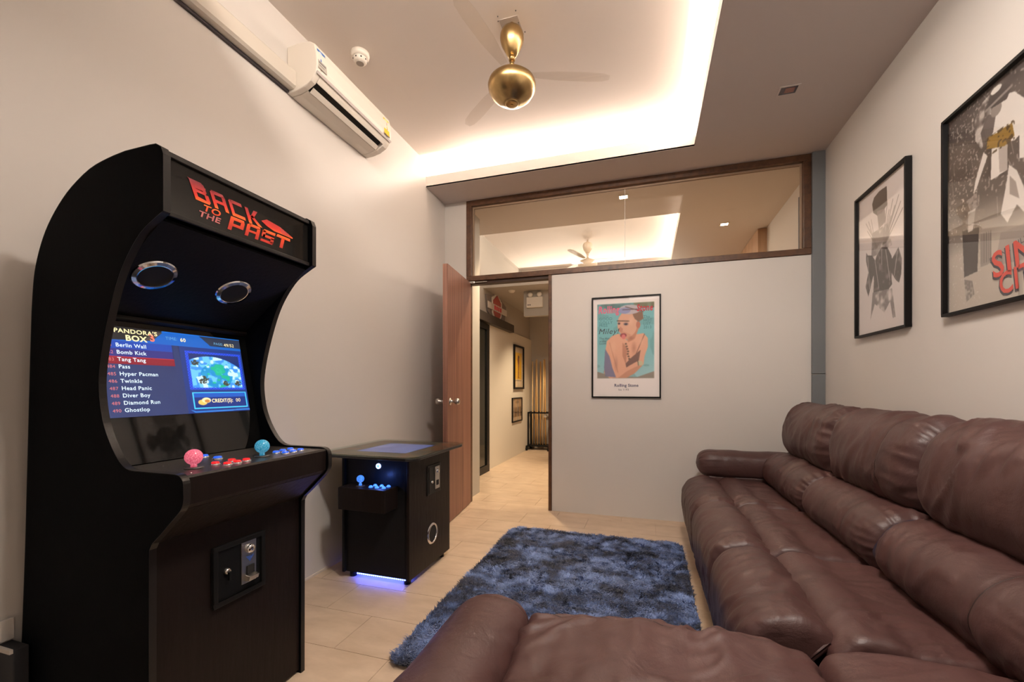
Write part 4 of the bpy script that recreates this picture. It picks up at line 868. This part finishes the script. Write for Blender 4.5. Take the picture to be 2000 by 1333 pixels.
# ------------------------------------------------------------------ sofa
def resample(loop, n):
    L = [Vector(p) for p in loop]; pts = []
    N = len(L)
    for i in range(N):
        p0, p1, p2, p3 = L[i - 1], L[i], L[(i + 1) % N], L[(i + 2) % N]
        for k in range(8):
            t = k / 8; pts.append(.5 * (2 * p1 + (p2 - p0) * t + (2 * p0 - 5 * p1 + 4 * p2 - p3) * t * t + (3 * p1 - p0 - 3 * p2 + p3) * t ** 3))
    d = [0]
    for i in range(len(pts)): d.append(d[-1] + (pts[(i + 1) % len(pts)] - pts[i]).length)
    out = []; j = 0
    for k in range(n):
        s_ = d[-1] * k / n
        while d[j + 1] < s_: j += 1
        f = (s_ - d[j]) / max(1e-9, d[j + 1] - d[j]); out.append(pts[j].lerp(pts[(j + 1) % len(pts)], f))
    return out
def pad(name, loop, y0, y1, parent, er=.06, k=.35, wr=.004, gather=.0, seams=(), seed=0, n=120, fold=.0, m=None, sf=(3, 9, 3), mt=None, er1=None, fine=.0, droop=0):
    L = resample(loop, n); cen = sum(L, Vector((0, 0))) / n
    nrm = []
    for i in range(n): t = (L[(i + 1) % n] - L[i - 1]).normalized(); nn = Vector((t.y, -t.x)); nrm.append(nn if nn.dot(L[i] - cen) > 0 else -nn)
    ccw = sum(L[i - 1].x * L[i].y - L[i].x * L[i - 1].y for i in range(n)) > 0
    nrm = []
    for i in range(n): t = (L[(i + 1) % n] - L[i - 1]).normalized(); nrm.append(Vector((t.y, -t.x)) if ccw else Vector((-t.y, t.x)))
    K = m or max(24, int((y1 - y0) / .009)); V = []
    e1 = er1 or er
    ss = [0.5 - .5 * math.cos(PI * j / K) * (1) for j in range(K + 1)]
    ss = [.5 * a + .5 * j / K for j, a in enumerate(ss)]
    def shape(i, yy, w=True):
        d = min((yy - y0) / er, (y1 - yy) / e1, 1); a = math.sqrt(max(0, 1 - (1 - d) ** 2)); inset = (1 - a)
        thick = min(er, .06)
        p = L[i] - nrm[i] * thick * k * inset * 2.2
        if w:
            q = Vector((p.x * sf[0] + seed * 7.3, yy * sf[1], p.y * sf[2]))
            disp = (noise.noise(q) + .5 * noise.noise(q * 2.3)) * wr
            if fine: disp += fine * noise.noise(Vector((p.x * 4 + seed, yy * 60, p.y * 4))) * (.4 + .6 * noise.noise(Vector((p.x * 5, yy * 3, p.y * 5 + 9))))
            if gather:
                de = yy - y0; f = math.exp(-(de / .13) ** 2) + .5 * math.exp(-((y1 - yy) / .06) ** 2)
                disp -= gather * f * (abs(noise.noise(Vector((i / n * 24 + seed, yy * 4, 3.3 + seed)))) - .12)
            if fold:
                u_ = p.x + p.y + .35 * yy; w_ = yy - .5 * (p.x - p.y); wv = noise.noise(Vector((p.x * 3, yy * 3, seed)))
                rg = 1 - abs(noise.noise(Vector((u_ * 5 + seed, (w_ + .08 * wv) * 15, p.y * 3)))) * 3.2; msk = max(0, noise.noise(Vector((p.x * 4 + 5, yy * 4, p.y * 4 + seed))) + .25)
                disp += fold * max(0, rg) * msk * 1.5
            for s_ in seams:
                disp -= .005 * math.exp(-((yy - s_) / .006) ** 2)
                disp -= .002 * math.exp(-((yy - s_) / .025) ** 2)
            disp -= droop * (1 - math.sin(PI * min(1, max(0, (yy - y0) / (y1 - y0)))))
            p = p + nrm[i] * disp
        return (p.x, yy, p.y)
    for s_ in ss:
        yy = y0 + (y1 - y0) * s_
        for i in range(n): V.append(shape(i, yy))
    fs = [(a * n + i, a * n + (i + 1) % n, (a + 1) * n + (i + 1) % n, (a + 1) * n + i) for a in range(K) for i in range(n)]
    # caps: rings towards a spine line
    mb = MB()
    for side, base in ((0, 0), (1, K * n)):
        ring = [Vector(V[base + i]) for i in range(n)]; c = sum(ring, Vector()) / n; prev = base
        for q in (.72, .4, .12):
            st0 = len(V); bul = (-1 if side == 0 else 1) * .010 * (1 - q)
            for i in range(n): p = c + (ring[i] - c) * q; V.append((p.x, p.y + bul, p.z))
            fs += [(prev + i, prev + (i + 1) % n, st0 + (i + 1) % n, st0 + i) for i in range(n)]; prev = st0
        fs.append(tuple(prev + i for i in range(n)))
    mb.add(V, fs, True); o = obj(name, mb, mt or M['leather'], parent)
    for s_ in seams:
        pts = [Vector(shape(i, s_)) for i in range(n)]
        obj('seam', MB().tube(pts, .0017, 5, True), M['seam'], o)
    return o
roll = [(.50, .40), (.475, .440), (.41, .468), (.335, .458), (.275, .418), (.247, .35), (.250, .24), (.268, .12), (.30, .055), (.345, .08), (.36, .25), (.42, .34)]
seat = [(.462, .38), (.485, .428), (.53, .458), (.59, .460), (.645, .444), (.74, .440), (.86, .43), (.88, .38), (.82, .33), (.50, .33)]
lumb = [(.82, .42), (.785, .455), (.762, .51), (.778, .58), (.83, .632), (.90, .655), (.965, .648), (1.0, .60), (1.0, .46), (.90, .42)]
upper = [(.955, .635), (.905, .665), (.872, .735), (.872, .83), (.905, .92), (.965, .978), (1.03, .995), (1.09, .975), (1.13, .90), (1.14, .76), (1.12, .65), (1.03, .62)]
sofa = thing('sectional_sofa', 'dark brown leather L-shaped reclining sofa along the right wall, its chaise across the foreground', 'sofa', (.75, 2.4, 0))
seats = [(2.685, 3.385, 1, (2.88,)), (1.965, 2.670, 2, (2.12,)), (1.340, 1.945, 3, (1.53,))]
backs = [(2.605, 3.385, 1, (2.86,), (2.84,)), (1.870, 2.595, 2, (2.10,), (2.07,)), (1.100, 1.860, 3, (1.36,), (1.33,))]
for (a, b, sd, sr) in seats:
    obj('base', MB().box(.37, 1.18, a + .01, b - .01, .05, .33), M['lining'], sofa, .01)
    pad('footrest', roll, a + .006, b - .006, sofa, er=.05, wr=.005, gather=.009, seams=sr, seed=sd, fine=.0018, fold=.008)
    pad('seat_cushion', seat, a - (.035 if sd == 3 else 0), b, sofa, er=.035, wr=.006, gather=.006, seed=sd + 10, sf=(4, 5, 3), fold=.008)
for (a, b, sd, sl, su_) in backs:
    pad('lumbar_cushion', lumb, a + .004, b - .004, sofa, er=.07, wr=.005, gather=.016, seams=sl, seed=sd + 20, fine=.0012, fold=.009)
    pad('back_cushion', upper, a + .006, b - .006, sofa, er=.095, wr=.008, gather=.020, seams=su_, seed=sd + 30, sf=(4, 5, 4), k=.55, fold=.014)
obj('back_shell', MB().prism([(1.06, .33), (1.18, .33), (1.20, .90), (1.17, .94), (1.12, .93)], 1.31, 3.38, 'Y'), M['leather'], sofa, .02)
armp = [(3.372, .52), (3.385, .598), (3.44, .632), (3.52, .634), (3.585, .60), (3.60, .52), (3.575, .455), (3.48, .445), (3.40, .455)]
# the armrest is swept along X: build it with X and Y swapped
def swap_xy(o, parent):
    me = o.data; w0 = ORG[o.name]
    co = np.empty(len(me.vertices) * 3, np.float32); me.vertices.foreach_get('co', co); co = co.reshape(-1, 3)
    co[:, [0, 1]] = co[:, [1, 0]]; me.vertices.foreach_set('co', co.ravel()); me.flip_normals(); me.update()
    w1 = Vector((w0.y, w0.x, w0.z)); ORG[o.name] = w1; o.location = w1 - ORG[parent.name]
swap_xy(pad('armrest', armp, .365, 1.02, sofa, er=.09, wr=.005, gather=.010, seed=51, k=.5), sofa)
obj('arm_panel', MB().box(.42, 1.15, 3.40, 3.575, .05, .47), M['leather'], sofa, .02)
for yy in (1.4, 2.4, 3.45):
    for x in (.46, 1.1): obj('foot', MB().cyl((x, yy, 0), (x, yy, .052), .025, 12), M['blackp'], sofa)
# navy lining showing in the gap between the lumbar cushions
pad('lining', [(.86, .43), (.80, .47), (.79, .52), (.84, .60), (.92, .63), (.97, .6), (.97, .45)], 1.82, 1.91, sofa, er=.03, wr=.002, seed=77, mt=M['lining'])

# chaise in the foreground
ch = sofa
CY0, CY1 = .42, 1.288
def shift(lp, dx, dz=0): return [(x + dx, z + dz) for x, z in lp]
croll = [(-.335, .36), (-.338, .415), (-.375, .452), (-.445, .468), (-.515, .452), (-.565, .405), (-.585, .33), (-.575, .20), (-.55, .09), (-.50, .07), (-.46, .15), (-.40, .28)]
ctop = [(-.345, .36), (-.325, .415), (-.27, .438), (-.10, .450), (.15, .450), (.34, .440), (.395, .41), (.39, .34), (.1, .30), (-.28, .30)]
pad('front_roll', croll, CY0, CY1, ch, er=.06, wr=.006, gather=.006, seams=(1.245,), seed=61, sf=(6, 3, 6), fine=.0012, fold=.010)
pad('chaise_cushion', ctop, CY0, CY1 - .008, ch, er=.05, wr=.017, gather=.008, seams=(1.245,), seed=62, sf=(8, 3.6, 3), n=200, fold=.020)
obj('base', MB().box(-.46, .36, CY0 + .03, CY1 - .04, .05, .31), M['leather'], ch, .015)
cy0, cy1 = .42, 1.28
rseat = [(.405, .36), (.415, .415), (.46, .445), (.60, .458), (.75, .452), (.85, .43), (.88, .38), (.82, .32), (.45, .31)]
obj('base', MB().box(.40, 1.18, cy0 + .02, cy1 - .01, .05, .32), M['leather'], ch, .01)
pad('seat_cushion', rseat, cy0, cy1, ch, er=.04, wr=.006, gather=.004, seed=63, sf=(4, 5, 3), fold=.009)
pad('lumbar_cushion', lumb, cy0, 1.088, ch, er=.06, wr=.005, gather=.010, seed=64, seams=(1.0,))
pad('back_cushion', upper, cy0, 1.088, ch, er=.085, wr=.008, gather=.014, seed=65, k=.5)
for yy in (.5, 1.2):
    for x in (-.42, .3, 1.1): obj('foot', MB().cyl((x, yy, 0), (x, yy, .052), .025, 12), M['blackp'], ch)

# ------------------------------------------------------------------ shaggy rug
rug = thing('shaggy_rug', 'dark blue mottled shaggy rug lying on the tiled floor before the sofa', 'rug', (-.37, 2.3, 0))
RX0, RX1, RY0, RY1 = -.985, .235, 1.475, 3.19
obj('rug_backing', MB().prism(rrect(RX0 + .015, RX1 - .015, RY0 + .015, RY1 - .015, .05), .0005, .010, 'Z'), mat('rug_backing', (.02, .03, .06), .9), rug)
def rug_mat():
    m, nt, p = nodes('blue_pile'); tc = nt.nodes.new('ShaderNodeAttribute'); tc.attribute_name = 'root'
    n = nt.nodes.new('ShaderNodeTexNoise'); n.inputs['Scale'].default_value = 5; n.inputs['Detail'].default_value = 8; n.inputs['Roughness'].default_value = .72; n.inputs['Distortion'].default_value = .5
    nt.links.new(tc.outputs['Vector'], n.inputs['Vector'])
    r = nt.nodes.new('ShaderNodeValToRGB'); cr_ = r.color_ramp; cr_.elements[0].position = .43; cr_.elements[0].color = (.004, .012, .050, 1); cr_.elements[1].position = .57; cr_.elements[1].color = (.21, .31, .60, 1)
    q = cr_.elements.new(.49); q.color = (.045, .09, .24, 1)
    nt.links.new(n.outputs['Fac'], r.inputs[0]); nt.links.new(r.outputs[0], p.inputs['Base Color']); p.inputs['Roughness'].default_value = .55
    p.inputs['Sheen Weight'].default_value = .3
    return m
N = 170000
X = rng.uniform(RX0, RX1, N); Y = rng.uniform(RY0, RY1, N)
cxr = np.minimum(np.minimum(X - RX0, RX1 - X), np.minimum(Y - RY0, RY1 - Y))
keep = ~((np.minimum(X - RX0, RX1 - X) + np.minimum(Y - RY0, RY1 - Y)) < .045); X, Y = X[keep], Y[keep]; N = len(X)
def fbm(x, y, f, seed):
    r = np.random.default_rng(seed); g = r.random((64, 64)); u = (x + 5) * f; v = (y + 5) * f; i = np.floor(u).astype(int); j = np.floor(v).astype(int); a = u - i; b = v - j
    a = a * a * (3 - 2 * a); b = b * b * (3 - 2 * b); G = lambda i, j: g[j % 64, i % 64]
    return (G(i, j) * (1 - a) + G(i + 1, j) * a) * (1 - b) + (G(i, j + 1) * (1 - a) + G(i + 1, j + 1) * a) * b
ang = 2 * PI * (fbm(X, Y, 4, 1) * .8 + .8 * fbm(X, Y, 22, 2)) + rng.normal(0, 1.0, N)
ln = rng.uniform(.018, .030, N); lean = .5 + .2 * fbm(X, Y, 9, 3) + .3 * fbm(X, Y, 40, 8)
dx_, dy_ = np.cos(ang) * ln * lean, np.sin(ang) * ln * lean
wx, wy = -np.sin(ang) * .0016, np.cos(ang) * .0016
z0_ = np.full(N, .009); zm = z0_ + ln * .62; zt_ = z0_ + ln * (.95 - .35 * lean)
v0_ = np.stack([X - wx, Y - wy, z0_], 1); v1_ = np.stack([X + wx, Y + wy, z0_], 1)
mx_, my_ = X + dx_ * .35, Y + dy_ * .35
v2_ = np.stack([mx_ + wx, my_ + wy, zm * .9], 1); v3_ = np.stack([mx_ - wx, my_ - wy, zm * .9], 1)
v4_ = np.stack([X + dx_, Y + dy_, zt_], 1)
VV = np.stack([v0_, v1_, v2_, v3_, v4_], 1).reshape(-1, 3); root = np.repeat(np.stack([X, Y, np.zeros(N)], 1), 5, 0)
b5 = np.arange(N) * 5
loops = np.concatenate([np.stack([b5, b5 + 1, b5 + 2, b5 + 3], 1), np.stack([b5 + 3, b5 + 2, b5 + 4], 1)], 1).ravel()
starts = np.stack([np.arange(N) * 7, np.arange(N) * 7 + 4], 1).ravel()
me = bpy.data.meshes.new('pile'); me.vertices.add(len(VV)); off_ = np.array([-.37, 2.3, 0]); me.vertices.foreach_set('co', (VV - off_).ravel().astype(np.float32))
me.loops.add(len(loops)); me.loops.foreach_set('vertex_index', loops.astype(np.int32)); me.polygons.add(2 * N); me.polygons.foreach_set('loop_start', starts.astype(np.int32))
me.update(calc_edges=True)
at = me.attributes.new('root', 'FLOAT_VECTOR', 'POINT'); at.data.foreach_set('vector', root.ravel().astype(np.float32))
me.materials.append(rug_mat()); pile = bpy.data.objects.new('pile', me); C.objects.link(pile); pile.parent = rug; pile['kind'] = 'stuff'
